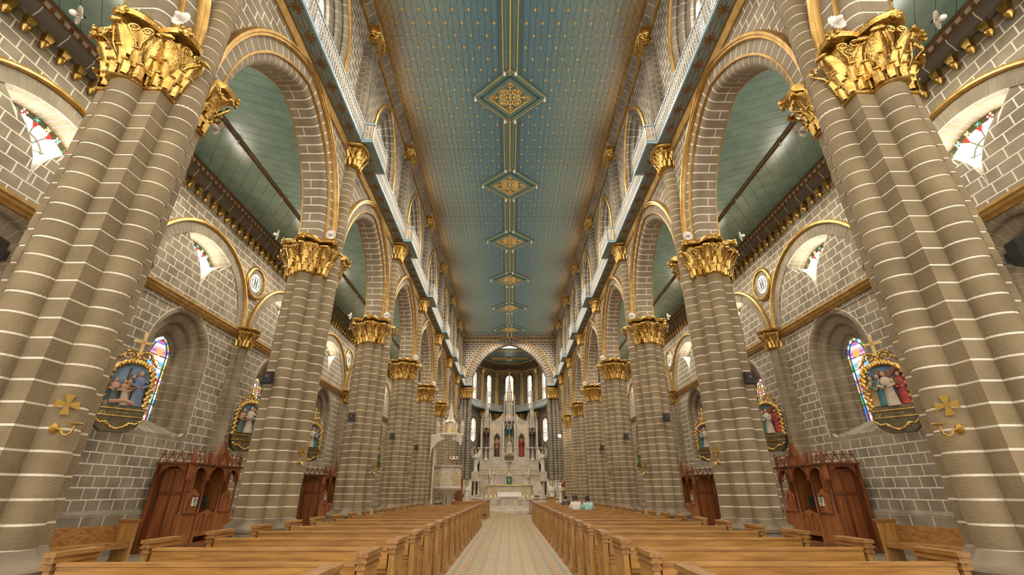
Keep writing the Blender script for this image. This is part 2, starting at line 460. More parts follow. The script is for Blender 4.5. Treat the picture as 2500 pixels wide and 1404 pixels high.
def tongue(mb, base, nrm, h, wd, out):
    """plain fleshy leaf with a rib and a rolled tip"""
    tx, ty = -nrm[1], nrm[0]; rows = []
    for t, wf in ((0, .8), (.3, 1.0), (.6, 1.0), (.82, .86), (.95, .6), (1.0, .3)):
        o = out * t ** 1.8 + .01; r = []
        for j in range(7):
            q = (j - 3) / 3
            r.append((base[0] + tx * q * wd * wf / 2 + nrm[0] * (o + wd * (.26 * (1 - q * q) + (.06 if j == 3 else 0))), base[1] + ty * q * wd * wf / 2 + nrm[1] * (o + wd * (.26 * (1 - q * q) + (.06 if j == 3 else 0))), base[2] + h * t))
        rows.append(r)
    mb.loft(rows, False, False, closed=False)
    c = (base[0] + nrm[0] * (out + wd * .36), base[1] + nrm[1] * (out + wd * .36), base[2] + h * .93)
    mb.tube([(c[0] - tx * wd * .34, c[1] - ty * wd * .34, c[2] - h * .03), (c[0] - tx * wd * .2, c[1] - ty * wd * .2, c[2]), (c[0] + tx * wd * .2, c[1] + ty * wd * .2, c[2]), (c[0] + tx * wd * .34, c[1] + ty * wd * .34, c[2] - h * .03)], [wd * .06, wd * .15, wd * .15, wd * .06], 7)
def volute(mb, c, nrm, r, wd, sg=1):
    tx, ty = -nrm[1] * sg, nrm[0] * sg; pts = []
    for k in range(15):
        a = 3.0 * pi * k / 14; rr = r * (1 - .82 * k / 14)
        pts.append((c[0] + tx * rr * cos(a), c[1] + ty * rr * cos(a), c[2] + rr * sin(a)))
    mb.tube(pts, [wd * (1 - .4 * k / 14) for k in range(15)], 6)
def polar(rho, n=48, c=(0, 0)):
    return lambda off: [(c[0] + (rho(2 * pi * i / n) + off) * cos(2 * pi * i / n), c[1] + (rho(2 * pi * i / n) + off) * sin(2 * pi * i / n)) for i in range(n)]
def rho_union(sq, bumps, r, cd):
    def f(t):
        m = sq / max(abs(cos(t)), abs(sin(t)))
        for a in bumps:
            dt = (t - a + pi) % (2 * pi) - pi
            q = cd * cos(dt); disc = r * r - (cd * sin(dt)) ** 2
            if disc > 0 and q > 0: m = max(m, q + sqrt(disc))
        return m
    return f
def capital_meshes(rho, z0, z1, flare, leafn, rows=2, n=56, skip=None, corners=(), lw=None):
    """bell + abacus mesh, list of leaf meshes"""
    H = z1 - z0; out = polar(rho, n); bell = MB()
    wgt = lambda t: 1.0 if not skip else (0.12 if abs((t - skip[0] + pi) % (2 * pi) - pi) < skip[1] else 1.0)
    def ring(off, z): 
        return [((rho(2 * pi * i / n) + off * wgt(2 * pi * i / n)) * cos(2 * pi * i / n), (rho(2 * pi * i / n) + off * wgt(2 * pi * i / n)) * sin(2 * pi * i / n), z) for i in range(n)]
    bell.loft([ring(.035, z0), ring(.055, z0 + .02 * H), ring(.035, z0 + .05 * H), ring(.015, z0 + .07 * H), ring(.02, z0 + .4 * H), ring(.04, z0 + .65 * H), ring(flare * .42, z0 + .84 * H)])
    def aring(off, z):
        r = []
        for i in range(n):
            t = 2 * pi * i / n
            sc_ = .72 + .28 * abs(cos(4 * t)) ** .7 if len(corners) else 1
            rr = rho(t) + off * wgt(t) * sc_
            r.append((rr * cos(t), rr * sin(t), z))
        return r
    bell.loft([aring(flare * .42, z0 + .84 * H), aring(flare * 1.05, z0 + .88 * H), aring(flare * 1.18, z0 + .94 * H), aring(flare * 1.0, z1)])
    leaves = []
    def frame(t):
        e = .01; P = lambda a: (rho(a) * cos(a), rho(a) * sin(a))
        a, b = P(t - e), P(t + e); tx, ty = b[0] - a[0], b[1] - a[1]; l = hypot(tx, ty); nr = (ty / l + cos(t), -tx / l + sin(t)); l = hypot(*nr)
        return P(t), (nr[0] / l, nr[1] / l)
    def spaced(n_, ph):
        """angles at equal steps along the outline"""
        m_ = 360; acc = [0.0]
        P = [(rho(2 * pi * i / m_) * cos(2 * pi * i / m_), rho(2 * pi * i / m_) * sin(2 * pi * i / m_)) for i in range(m_ + 1)]
        for a, b in zip(P[:-1], P[1:]): acc.append(acc[-1] + hypot(b[0] - a[0], b[1] - a[1]))
        out_ = []; i = 0
        for k in range(n_):
            s_ = acc[-1] * ((k + ph) % n_) / n_
            i = next(j for j in range(m_) if acc[j + 1] >= s_)
            out_.append(2 * pi * (i + (s_ - acc[i]) / max(1e-9, acc[i + 1] - acc[i])) / m_)
        return out_, acc[-1] / n_
    spec = [(leafn, 0, .05, .23, .95, .03), (leafn, .5, .20, .26, .95, .06 + .1 * flare), (leafn // 2, .25, .38, .36, 1.25, .10 + .35 * flare)] if rows == 3 else [(leafn, 0, .06, .32, .95, .03 + .1 * flare), (leafn, .5, .30, .42, 1.0, .05 + .4 * flare)][:rows]
    for n_, ph, zf, hf, wf, of in spec:
        ts, step = spaced(n_, ph)
        for t in ts:
            if wgt(t) < 1: continue
            q, nr = frame(t); mb = MB()
            tongue(mb, (q[0] + nr[0] * .02, q[1] + nr[1] * .02, z0 + H * zf), nr, H * hf, step * wf * (.72 if rows == 3 and n_ < leafn else 1), of)
            leaves.append(mb)
    ts, step = spaced(leafn // 2, .75)
    for t in ts:
        if wgt(t) < 1: continue
        q, nr = frame(t); mb = MB(); tx, ty = -nr[1], nr[0]; rv = min(H * .125, step * .26)
        for sg in (-1, 1):
            c = (q[0] + nr[0] * (flare * .72 + .02) + tx * sg * rv * 1.05, q[1] + nr[1] * (flare * .72 + .02) + ty * sg * rv * 1.05, z0 + H * .71)
            volute(mb, c, nr, rv, rv * .26, sg)
            mb.tube([(q[0] + nr[0] * .05, q[1] + nr[1] * .05, z0 + H * .42), (q[0] + nr[0] * (.05 + flare * .3) + tx * sg * rv * .5, q[1] + nr[1] * (.05 + flare * .3) + ty * sg * rv * .5, z0 + H * .56), (c[0] + tx * sg * rv, c[1] + ty * sg * rv, c[2])], [rv * .22, rv * .26, rv * .26], 6)
        leaves.append(mb)
    for t in corners:
        q = ((rho(t) + flare * .95) * cos(t), (rho(t) + flare * .95) * sin(t), z0 + .92 * H)
        mb = MB(); mb.ball(q, .055, 8); 
        for k in range(5): mb.ball((q[0] - sin(t) * .06 * cos(k * 1.257) + .03 * cos(t), q[1] + cos(t) * .06 * cos(k * 1.257) + .03 * sin(t), q[2] + .06 * sin(k * 1.257)), .032, 6)
        leaves.append(mb)
    return bell, leaves
def joined(leaves):
    mb = MB()
    for l in leaves: mb.add(l.v, l.f)
    return mb

# ================================================================== side walls
GA, GH, GS, GB = 1.27, 1.35, 5.10, 2.92          # gothic recess: half width, rise, springing, foot
LC, LR, LK = 7.0, 1.88, 1.25                      # lunette: centre height, radius, radius of the two lower lobes
def lun_half(z):
    if z <= LC + .08 or z >= LC + LR: return None
    if z < LC + .1 + LK: return max(.0, LK - sqrt(max(0, LK ** 2 - (z - LC - .1) ** 2)))
    return sqrt(LR ** 2 - (z - LC) ** 2)
def lun_outline():
    o = [(LK - LK * cos(t), LC + .1 + LK * sin(t)) for t in [pi / 2 * k / 9 for k in range(10)]]
    t0 = atan2(LC + .1 + LK - LC, LK)
    up = [(LR * cos(t), LC + LR * sin(t)) for t in [t0 + (pi / 2 - t0) * k / 8 for k in range(1, 9)]]
    rt = o + up
    return rt + [(-y, z) for y, z in reversed(rt[1:-1])]
def holes_side(z):
    h = None
    if GB <= z < GS + GH: h = arch_half(GA, GH, z - GS)
    elif LC <= z: h = lun_half(z)
    if h is None: return []
    return [(m - h, m + h) for m in MID[1:]]
WN = [0]
def window_name():
    WN[0] += 1; return 'window_%d' % WN[0]
bud = MB(); bud.box(-.10, .04, -.09, .09, .22, .30)
bud.loft([[(-.03 + r * cos(2 * pi * i / 4 + pi / 4), r * sin(2 * pi * i / 4 + pi / 4), z) for i in range(4)] for r, z in ((.125, .22), (.11, .16), (.05, .02))])
bud.lathe([(.012, -.10), (.055, -.05), (.085, .01), (.09, .05), (.06, .10)], (-.045, 0, 0), 10)
BUD = bud.mesh('corbel_bud', 'gold', 50)
cap_b, cap_l = capital_meshes(rho_union(.20, [pi], .17, .16), 0, .70, .20, 14, 2, n=40)
WCAP = cap_b.mesh('wall_capital', 'gold', 50); WLEAF = joined(cap_l).mesh('leafwork', 'gold', 50)
scroll = MB()
for k in range(3):
    scroll.tube([(0, .10 * cos(t) + (k - 1) * .14, .22 * sin(t)) for t in [2 * pi * i / 12 for i in range(12)]], .012, 5, True)
scroll.tube([(0, -.3, .0), (0, -.1, .12), (0, .1, -.12), (0, .3, 0)], .012, 5)
SCROLL = scroll.mesh('monogram', 'iron')

def stained(parent, s, yc, x, kind, parts):
    """lancet of stained glass: half width .42, z 3.3 to springing 5.05, apex 5.62"""
    a, h, zs, zb = .42, .56, 5.06, 3.30
    pal = ['yellow', 'blue', 'cream', 'red', 'white', 'green', 'yellow', 'sky']
    groups = {}
    def pane(poly, col, d=0):
        mb = MB(s); mb.prism(poly, lambda y, z, dd: (x - dd, yc + y, z), d, d + .012)
        if parts: mb.build('pane', 'g_' + col, parent)
        else:
            g = groups.setdefault(col, MB()); g.add(mb.v, mb.f)
    left, right = archpath(a, h, 7, zs, zb, 9)
    rnd = random.Random(int(yc * 10) + s)
    for half in (left, right):
        for k, (p, q) in enumerate(zip(half[:-1], half[1:])):
            i = lambda pt, o: (pt[0] + pt[2] * o, pt[1] + pt[3] * o)
            pane([i(p, -.005), i(q, -.005), i(q, -.085), i(p, -.085)], rnd.choice(pal))
            pane([i(p, -.095), i(q, -.095), i(q, -.125), i(p, -.125)], ('red', 'blue', 'green', 'sky', 'violet')[k % 5])
    ai, hi = a - .135, h - .12
    bands = [(3.42, 'cream'), (3.72, 'pink' if kind else 'brown'), (3.98, 'white'), (4.2, 'green' if kind == 0 else 'violet'), (4.42, 'pink'), (4.6, 'sky'), (4.76, 'white'), (4.9, 'sky'), (5.03, 'cream'), (5.14, 'pink'), (5.22, 'violet'), (5.3, 'pink'), (5.38, 'white'), (5.47, 'violet')]
    prev = zb
    for z, col in bands:
        w0 = arch_half(ai, hi, prev - zs) or 0; w1 = arch_half(ai, hi, z - zs) or .01
        pane([(-w0, prev + .006), (w0, prev + .006), (w1, z), (-w1, z)], col); prev = z
    robe, mantle = ('blue', 'cream') if kind == 0 else ('gold', 'yellow')
    F_ = [([(-.10, 3.78), (.12, 3.80), (.15, 4.15), (-.12, 4.10)], robe), ([(-.15, 3.98), (.02, 3.86), (.17, 4.05), (.16, 4.50), (-.02, 4.60), (-.17, 4.42)], mantle),
          ([(-.17, 4.42), (.0, 4.36), (.12, 4.44), (.11, 4.68), (-.13, 4.68)], robe), ([(.115 * cos(t), 4.80 + .13 * sin(t)) for t in [2 * pi * i / 12 for i in range(12)]], 'red'),
          ([(.085 * cos(t), 4.80 + .10 * sin(t)) for t in [2 * pi * i / 12 for i in range(12)]], 'cream'), ([(.048 * cos(t), 4.79 + .075 * sin(t)) for t in [2 * pi * i / 10 for i in range(10)]], 'flesh'),
          ([(-.07, 3.68), (.02, 3.68), (.02, 3.78), (-.07, 3.78)], 'flesh'), ([(-.07, 3.33), (.07, 3.33), (.05, 3.58), (0, 3.68), (-.05, 3.58)], 'violet'), ([(-.04, 3.34), (.04, 3.34), (0, 3.55)], 'red'),
          ([(-.10, 5.08), (0, 5.02), (.10, 5.08), (.13, 5.22), (.05, 5.26), (0, 5.16), (-.05, 5.26), (-.13, 5.22)], 'gold')]
    for k, (poly, col) in enumerate(F_): pane(poly, col, .014 + .003 * k)
    if not parts:
        mb = MB(); keys = list(groups)
        for i, c in enumerate(keys): mb.mi = i; mb.add(groups[c].v, groups[c].f)
        mb.build('pane', ['g_' + c for c in keys], parent)
    mb = MB(s)
    for z in (3.74, 4.03, 4.38, 4.72, 5.06): mb.box(x - .03, x - .012, yc - .41, yc + .41, z - .009, z + .009)
    for half in (left, right):
        path_sweep(mb, half, [(.012, -.083), (.03, -.083), (.03, -.097), (.012, -.097)], lambda y, z, d: (x - d, y, z), yc)
    mb.build('glazing_bar', 'lead', parent)
    mb = MB(s)
    mb.prism([(y, z) for y, z, *_ in left] + [(y, z) for y, z, *_ in reversed(right[:-1])], lambda y, z, d: (x - d, yc + y, z), -.02, -.004); mb.build('backing', 'lead', parent)

def side_wall(s):
    wall = struct(empty('wall_' + SIDE[s]), '%s side wall of grey stones with white joints' % SIDE[s])
    fn = lambda y, z, d: (WX - d, y, z)
    st, mo = bricks(Y0, YE, 1.08, 10.02, .248, .39, holes_side, fn, .004)
    b = MB(s).add(mo.v, mo.f); b.build('mortar', 'mortar', wall)
    pieces_out(wall, 'stone', st, 'brick', 290, side=s)
    st, mo = bricks(Y0, YE, FZ, 1.0, .3, .62, lambda z: [], lambda y, z, d: (WX - .09 - d, y, z), .004)
    MB(s).add(mo.v, mo.f).build('mortar', 'mortar', wall)
    pieces_out(wall, 'plinth_stone', st, 'brick', 60, side=s)
    mb = MB(s); extr(mb, [(WX, 1.0), (WX - .1, 1.0), (WX - .1, 1.02), (WX - .012, 1.1), (WX, 1.1)], Y0, YE); mb.build('plinth_cap', 'brick', wall)
    MB(s).box(WX + .75, WX + .8, Y0, YE, FZ, 11).build('outer_skin', 'brick', wall)
    # cornice
    mb = MB(s); extr(mb, [(WX, 9.98), (WX - .06, 9.98), (WX - .10, 10.08), (WX - .17, 10.20), (WX - .18, 10.31), (WX, 10.31)], Y0, YE); mb.build('cove', 'cove', wall, 30)
    mb = MB(s)
    y = Y0 + .3
    while y < YE: extr(mb, [(WX, 9.975), (WX - .064, 9.975), (WX - .105, 10.08), (WX - .175, 10.20), (WX - .185, 10.305), (WX, 10.305)], y, y + .022); y += .62
    mb.build('cove_joint', 'mortar', wall)['kind'] = 'stuff'
    mb = MB(s); extr(mb, [(WX, 10.31), (WX - .21, 10.31), (WX - .21, 10.35), (WX, 10.35)], Y0, YE); extr(mb, [(WX, 10.49), (WX - .25, 10.49), (WX - .25, 10.53), (WX, 10.53)], Y0, YE); mb.build('fillet', 'brown_trim', wall)
    mb = MB(s); extr(mb, [(WX, 10.35), (WX - .18, 10.35), (WX - .18, 10.49), (WX, 10.49)], Y0, YE); mb.build('dentil_ground', 'cream', wall)
    den = MB(s); den.box(-.195, -.17, -.042, .042, 10.375, 10.465); dm = den.mesh('dentil', 'brown_trim')
    far = MB(s); k = 0; y = 3.0
    while y < YE:
        if k < 150: put('dentil', dm, wall, (s * WX, y, 0)); k += 1
        else: far.box(WX - .215, WX - .17, y - .055, y + .055, 10.36, 10.48)
        y += .22
    far.build('dentil', 'brown_trim', wall)['kind'] = 'stuff'
    y = 2.9
    while y < YE:
        o = put('corbel_bud', BUD, wall, (s * (WX - .02), y, 9.72), scale=(s, 1, 1)); y += .3814
    # moulding, hoods, pilasters
    mprof = [(WX, 6.38), (WX - .05, 6.38), (WX - .07, 6.44), (WX - .11, 6.47), (WX - .12, 6.53), (WX - .16, 6.56), (WX - .16, 6.62), (WX, 6.64)]
    for k in range(1, 8):
        ya, yb = (PY[k - 1] if k else Y0), PY[k]
        mb = MB(s); extr(mb, mprof, ya + .1, min(yb, YE) - .1); mb.build('string_moulding', 'gold_flat', wall, 30)
    for k, p in enumerate(PY[:7]):
        if k == 0: continue_ = True
        sh = []
        nz = 24; z0 = FZ + .45; ch = (6.02 - z0) / nz
        for i in range(nz):
            za, zb_ = z0 + i * ch + .007, z0 + (i + 1) * ch - .007
            mb = MB(); mb.loft([[(WX - .16 + .165 * cos(t), p + .165 * sin(t), z) for t in [pi / 2 + pi * j / 9 for j in range(10)]] for z in (za, zb_)]); sh.append((mb.v, mb.f))
            mb = MB(); mb.box(WX - .17, WX, p - .30, p + .30, za, zb_); sh.append((mb.v, mb.f))
        pieces_out(wall, 'pilaster_stone', sh, 'arch', 48, smooth=40, side=s)
        mb = MB(s); mb.loft([[(WX - .16 + .155 * cos(t), p + .155 * sin(t), z) for t in [pi / 2 + pi * j / 9 for j in range(10)]] for z in (z0, 6.02)]); mb.box(WX - .164, WX, p - .293, p + .293, z0, 6.03); mb.build('mortar', 'mortar', wall)
        mb = MB(s); mb.box(WX - .42, WX, p - .42, p + .42, FZ, FZ + .3); mb.loft([[(WX - .16 + r * cos(t), p + r * sin(t), z) for t in [pi / 2 + pi * j / 9 for j in range(10)]] for r, z in ((.26, FZ + .3), (.27, FZ + .36), (.2, FZ + .4), (.18, z0))]); mb.build('pilaster_base', 'base', wall, 40)
        c = put('wall_capital', WCAP, wall, (s * (WX - .06), p, 6.04), scale=(s, 1, 1)); put('leafwork', WLEAF, c)
        # medallion
        fm = lambda y, z, d: (WX - d, p + y, 8.58 + z)
        ring = lambda r, d: [fm(r * cos(t), r * sin(t), d) for t in [2 * pi * i / 28 for i in range(28)]]
        md = struct(empty(window_name()), 'round window in a gilded ring on the %s wall above the %s wall capital' % (SIDE[s], ORD[k]))
        MB(s).loft([ring(.62, 0), ring(.62, .05), ring(.58, .09), ring(.52, .09), ring(.50, .03), ring(.50, 0)], False, False).build('gilded_ring', 'gold', md, 50)
        sp_ = []
        for i in range(18):
            t0, t1 = 2 * pi * i / 18 + .02, 2 * pi * (i + 1) / 18 - .02
            q = [(.34, t0), (.50, t0), (.50, t1), (.34, t1)]
            sp_.append(([fm(r * cos(t), r * sin(t), .005) for r, t in q] + [fm(r * cos(t), r * sin(t), .03) for r, t in q], BOXF))
        pieces_out(md, 'ring_stone', sp_, 'brick', 18, 6, side=s)
        MB(s).loft([ring(.5, .02), ring(.34, .02), ring(.33, -.0)], False, False).build('mortar', 'mortar', md)
        MB(s).loft([ring(.335, .012), ring(.335, .016)]).build('pane', 'g_medal', md)
        put('monogram', SCROLL, md, (s * (WX - .03), p, 8.58))
    for k in range(1, 8):
        m = MID[k]
        left, right = archpath(2.6, 2.6, 22, 6.60)
        for half in (left, right):
            mb = MB(s); path_sweep(mb, half, [(0, .02), (.10, .02), (.12, -.02), (.12, -.06), (.07, -.09), (0, -.10)], fn, m); mb.build('hood_mould', 'gold_flat', wall, 40)
        sp_ = []
        for half in (left, right):
            sp_ += path_pieces(half[::1], [(.0, -.10), (.03, -.10), (.03, -.42), (.0, -.42)], fn, m)
        pieces_out(wall, 'ring_stone', sp_, 'brick', 44, side=s)
        mb = MB(s)
        for half in (left, right): path_sweep(mb, half, [(.0, -.10), (.022, -.10), (.022, -.42), (.0, -.42)], fn, m)
        mb.build('mortar', 'mortar', wall)
        # gothic window
        wn = struct(empty(window_name()), 'stained glass lancet in a deep pointed recess, %s wall, %s bay' % (SIDE[s], ORD[k - 1]))
        left, right = archpath(GA, GH, 8, GS, GB, 9)
        sp_ = []; mm = MB(s)
        for i in range(3):
            o, D = -.275 * i, -.185 * i
            prof = [(D + .012, o), (D + .012, o - .10), (D - .03, o - .155), (D - .10, o - .175), (D - .155, o - .165), (D - .17, o - .20), (D - .175, o - .275), (D - .30, o - .275), (D - .30, o)]
            for half in (left, right):
                sp_ += path_pieces(half, prof, fn, m, .016)
                path_sweep(mm, half, [(d - .006 if j < 7 else d, q + (.006 if 1 <= j <= 6 else 0)) for j, (d, q) in enumerate(prof)], fn, m)
        pieces_out(wn, 'jamb_stone', sp_, 'arch', 110, side=s, smooth=30)
        mm.build('mortar', 'mortar', wn)
        mb = MB(s)
        for half in (left, right): path_sweep(mb, half, [(.005, .02), (.016, .02), (.016, -.002), (.005, -.002)], fn, m)
        mb.build('outline_joint', 'mortar', wn)
        sill = []
        for i in range(7):
            fa, fb = -1 + 2 * i / 7 + .008, -1 + 2 * (i + 1) / 7 - .008
            Q = lambda f, wd: m + f * wd
            sill.append(([(WX - .008, Q(fa, 1.25), GB - .10), (WX - .008, Q(fb, 1.25), GB - .10), (WX + .58, Q(fb, .50), GB + .3), (WX + .58, Q(fa, .50), GB + .3), (WX - .008, Q(fa, 1.25), GB + .01), (WX - .008, Q(fb, 1.25), GB + .01), (WX + .58, Q(fb, .50), GB + .38), (WX + .58, Q(fa, .50), GB + .38)], BOXF))
        pieces_out(wn, 'sill_stone', sill, 'brick', 7, side=s)
        mb = MB(s); left, right = archpath(.50, .62, 8, GS, GB, 2)
        mb.prism([(y, z) for y, z, *_ in left] + [(y, z) for y, z, *_ in reversed(right[:-1])], lambda y, z, d: (WX - d, m + y, z), -.68, -.62); mb.build('back_plate', 'brick', wn)
        stained(wn, s, m, WX + .60, (k + (s > 0)) % 2, k in (2, 3))
        # lunette
        wn = struct(empty(window_name()), 'fan shaped clear window under the gilded arch, %s wall, %s bay' % (SIDE[s], ORD[k - 1]))
        O = lun_outline(); n = len(O); gz = LC + .62
        G = [(y * .80, gz + (z - gz) * .80 + .06) for y, z in O]; D = -.50
        rp = []
        for i in range(n):
            j = (i + 1) % n
            for r in range(3):
                f0, f1 = r / 3 + .012, (r + 1) / 3 - .012
                L = lambda q, f: (O[q][0] + (G[q][0] - O[q][0]) * f, O[q][1] + (G[q][1] - O[q][1]) * f, D * f)
                e = .04
                def mixp(f, u):
                    a_, b_ = L(i, f), L(j, f); return tuple(a_[c] + (b_[c] - a_[c]) * u for c in range(3))
                q = [mixp(f0, e), mixp(f1, e), mixp(f1, 1 - e), mixp(f0, 1 - e)]
                nx, nz_ = (O[j][1] - O[i][1]), -(O[j][0] - O[i][0]); l = hypot(nx, nz_) or 1; nx, nz_ = nx / l, nz_ / l
                out_ = 1 if i < 0 else 1
                ins = [fn(m + a_ , b_, c_) for a_, b_, c_ in q]; ous = [fn(m + a_ + nx * .06, b_ + nz_ * .06, c_) for a_, b_, c_ in q]
                rp.append((ins + ous, BOXF))
        pieces_out(wn, 'reveal_stone', rp, 'brick', 90, side=s)
        mb = MB(s); mb.loft([[fn(m + y * 1.004, gz + (z - gz) * 1.004, 0) for y, z in O], [fn(m + y * 1.004, gz + (z - gz) * 1.004, D) for y, z in G]], False, False); mb.build('mortar', 'mortar', wn)
        I = [(y * .86, gz + .06 + (z - gz - .06) * .88) for y, z in G]
        gp = lambda y, z, d: (WX - d, m + y, z)
        mb = MB(s)
        for i in range(n):
            j = (i + 1) % n
            mb.prism([G[i], G[j], I[j], I[i]], gp, D - .01, D + .03)
        mb.build('frame_band', 'iron', wn)
        H = (0.0, LC + .92)
        ang = lambda p_: atan2(p_[1] - H[1], p_[0] - H[0]) % (2 * pi)
        cuts = [radians(c_) for c_ in (-60, 22, 58, 90, 122, 158, 240)]
        P_ = sorted(I, key=lambda p_: (ang(p_) + pi / 2 + .2) % (2 * pi))
        dense = []
        for i in range(n):
            for f in (0, .25, .5, .75): dense.append((I[i][0] + (I[(i + 1) % n][0] - I[i][0]) * f, I[i][1] + (I[(i + 1) % n][1] - I[i][1]) * f))
        for c0, c1 in zip(cuts[:-1], cuts[1:]):
            sel = sorted([p_ for p_ in dense if ((ang(p_) - c0) % (2 * pi)) <= (c1 - c0)], key=lambda p_: (ang(p_) - c0) % (2 * pi))
            if len(sel) > 1: MB(s).prism([H] + sel, gp, D, D + .008).build('pane', 'g_clear', wn)
        sel = sorted([p_ for p_ in dense if ((ang(p_) - cuts[-1]) % (2 * pi)) <= radians(60)], key=lambda p_: (ang(p_) - cuts[-1]) % (2 * pi))
        if len(sel) > 1: MB(s).prism([H] + sel, gp, D, D + .008).build('pane', 'g_clear', wn)
        for c_ in cuts[1:-1]:
            q = min(dense, key=lambda p_: abs((ang(p_) - c_ + pi) % (2 * pi) - pi))
            mb = MB(s); mb.tube([gp(H[0], H[1], D + .02), gp(q[0], q[1], D + .02)], .022, 5); mb.build('glazing_bar', 'iron', wn)
            if c_ in (cuts[2], cuts[3], cuts[4]):
                q2 = (H[0] + (q[0] - H[0]) * .74, H[1] + (q[1] - H[1]) * .74); w_ = .075; tx, tz = -(q[1] - H[1]), q[0] - H[0]; l = hypot(tx, tz)
                MB(s).prism([q2, (q[0] + tx / l * w_, q[1] + tz / l * w_), (q[0] - tx / l * w_, q[1] - tz / l * w_)], gp, D + .03, D + .04).build('red_pane', 'g_red', wn)
        mb = MB(s); mb.tube([gp(.36 * cos(t), H[1] + .0 + .36 * sin(t), D + .02) for t in [radians(-50) + radians(280) * i / 14 for i in range(15)]], .03, 5); mb.build('hub_ring', 'iron', wn)
        for i, fq in enumerate((0.03, .1, .17, .24, .31, .38, .45, .52)):
            idx = 9 + int(i * 2.1)
            if idx >= n: continue
            cy_, cz_ = (G[idx][0] + I[idx][0]) / 2, (G[idx][1] + I[idx][1]) / 2
            mb = MB(s)
            for t in range(4): mb.prism([(cy_ + .05 * cos(t * pi / 2 + .5) + .022 * cos(q * pi / 3), cz_ + .05 * sin(t * pi / 2 + .5) + .022 * sin(q * pi / 3)) for q in range(6)], gp, D + .03, D + .038)
            mb.build('flower_pane', 'g_' + ('yellow', 'green', 'cream')[i % 3], wn)
            MB(s).prism([(cy_ + .03 * cos(q * pi / 3), cz_ + .03 * sin(q * pi / 3)) for q in range(6)], gp, D + .038, D + .046).build('flower_pane', 'g_' + ('sky', 'red', 'sky', 'white')[i % 4], wn)
        pieces_out(wall, 'backing_stone', [([fn(m - 1.75, LC, -.62), fn(m + 1.75, LC, -.62), fn(m + 1.75, LC + 2, -.62), fn(m - 1.75, LC + 2, -.62), fn(m - 1.75, LC, -.56), fn(m + 1.75, LC, -.56), fn(m + 1.75, LC + 2, -.56), fn(m - 1.75, LC + 2, -.56)], BOXF)], 'brick', 1, side=s)
    return wall
for s in (-1, 1): side_wall(s)

# ================================================================== aisle ceilings
def clip_band(p, lo, hi):
    """clip a polygon [(x, y)] to lo <= x <= hi"""
    def half(P, f):
        out = []
        for a, b in zip(P, P[1:] + P[:1]):
            fa, fb = f(a), f(b)
            if fa >= 0: out.append(a)
            if fa * fb < 0:
                t = fa / (fa - fb); out.append((a[0] + (b[0] - a[0]) * t, a[1] + (b[1] - a[1]) * t))
        return out
    p = half(p, lambda q: q[0] - lo)
    return half(p, lambda q: hi - q[0]) if p else p
for s in (-1, 1):
    ce = struct(empty('ceiling_aisle_' + SIDE[s]), 'teal boarded ceiling of the %s aisle' % SIDE[s])
    MB(s).box(AX + .3, WX + .5, Y0, YE, ZA + .03, ZA + .1).build('backing', 'teal_dark', ce)
    bd = []
    for (xa, xb, slope, wdt) in ((7.68, WX - .22, 1.15, .50), (5.0, 7.60, .45, .34)):
        y = Y0 - 6
        while y < YE + 4:
            # board edge y = y0 + slope * (x - xa)
            P = [(xa, y + .006), (xb, y + slope * (xb - xa) + .006), (xb, y + wdt + slope * (xb - xa) - .006), (xa, y + wdt - .006)] if xa > 7 else [(xa, y + slope * (xb - xa) + .006), (xb, y + .006), (xb, y + wdt - .006), (xa, y + wdt + slope * (xb - xa) - .006)]
            yy = [q[1] for q in P]
            if max(yy) < YE and min(yy) > Y0:
                mb = MB(); mb.prism(P, lambda a, b, d: (a, b, d), ZA, ZA + .03); bd.append((mb.v, mb.f))
            y += wdt
    pieces_out(ce, 'board', bd, 'teal', 240, 5, side=s)
    MB(s).box(7.60, 7.68, Y0, YE, ZA - .02, ZA + .03).build('centre_strip', 'teal_dark', ce)
    mb = MB(s)
    for x in (7.585, 7.695): mb.box(x - .014, x + .014, Y0, YE, ZA - .035, ZA + .02)
    y = 0
    while y < YE:
        for a, b in ((7.60, 7.68), (7.68, 7.60)):
            mb.tube([(a, y, ZA - .03), (b, y + .42, ZA - .03)], .010, 4)
        y += .42
    mb.build('strip_lattice', 'brown_trim', ce)
    bm = MB(); bm.lathe([(.018, 0), (.02, -.04), (.035, -.09), (.03, -.13), (.005, -.15)], (0, 0, 0), 8)
    bme = bm.mesh('bulb', 'lampwhite', 50)
    for i in range(14):
        put('bulb', bme, ce, (s * 7.64, 4.5 + 2.7 * i, ZA - .03)); put('fill_light', AISLE_FILL, ce, (s * 7.64, 4.5 + 2.7 * i, ZA - .24))  # unlit bulb, with an added fill spot below it to brighten the aisle
    # nave-side cornice of the aisle
    mb = MB(s); extr(mb, [(5.0, 10.2), (5.08, 10.2), (5.2, 10.42), (5.2, 10.5), (5.0, 10.5)], Y0, YE); mb.build('inner_cornice', 'brown_trim', ce)
# ================================================================== piers
PS, PR = .395, .175; CD = PS + .03                      # half side of the core, shaft radius (shaft centres on the faces)
ZB, ZCAP, ZTOP = 1.03, 6.10, 7.0        # top of base, foot and top of the capital
NC = 25
rho_p = rho_union(PS, [0, pi / 2, pi, 3 * pi / 2], PR, CD)
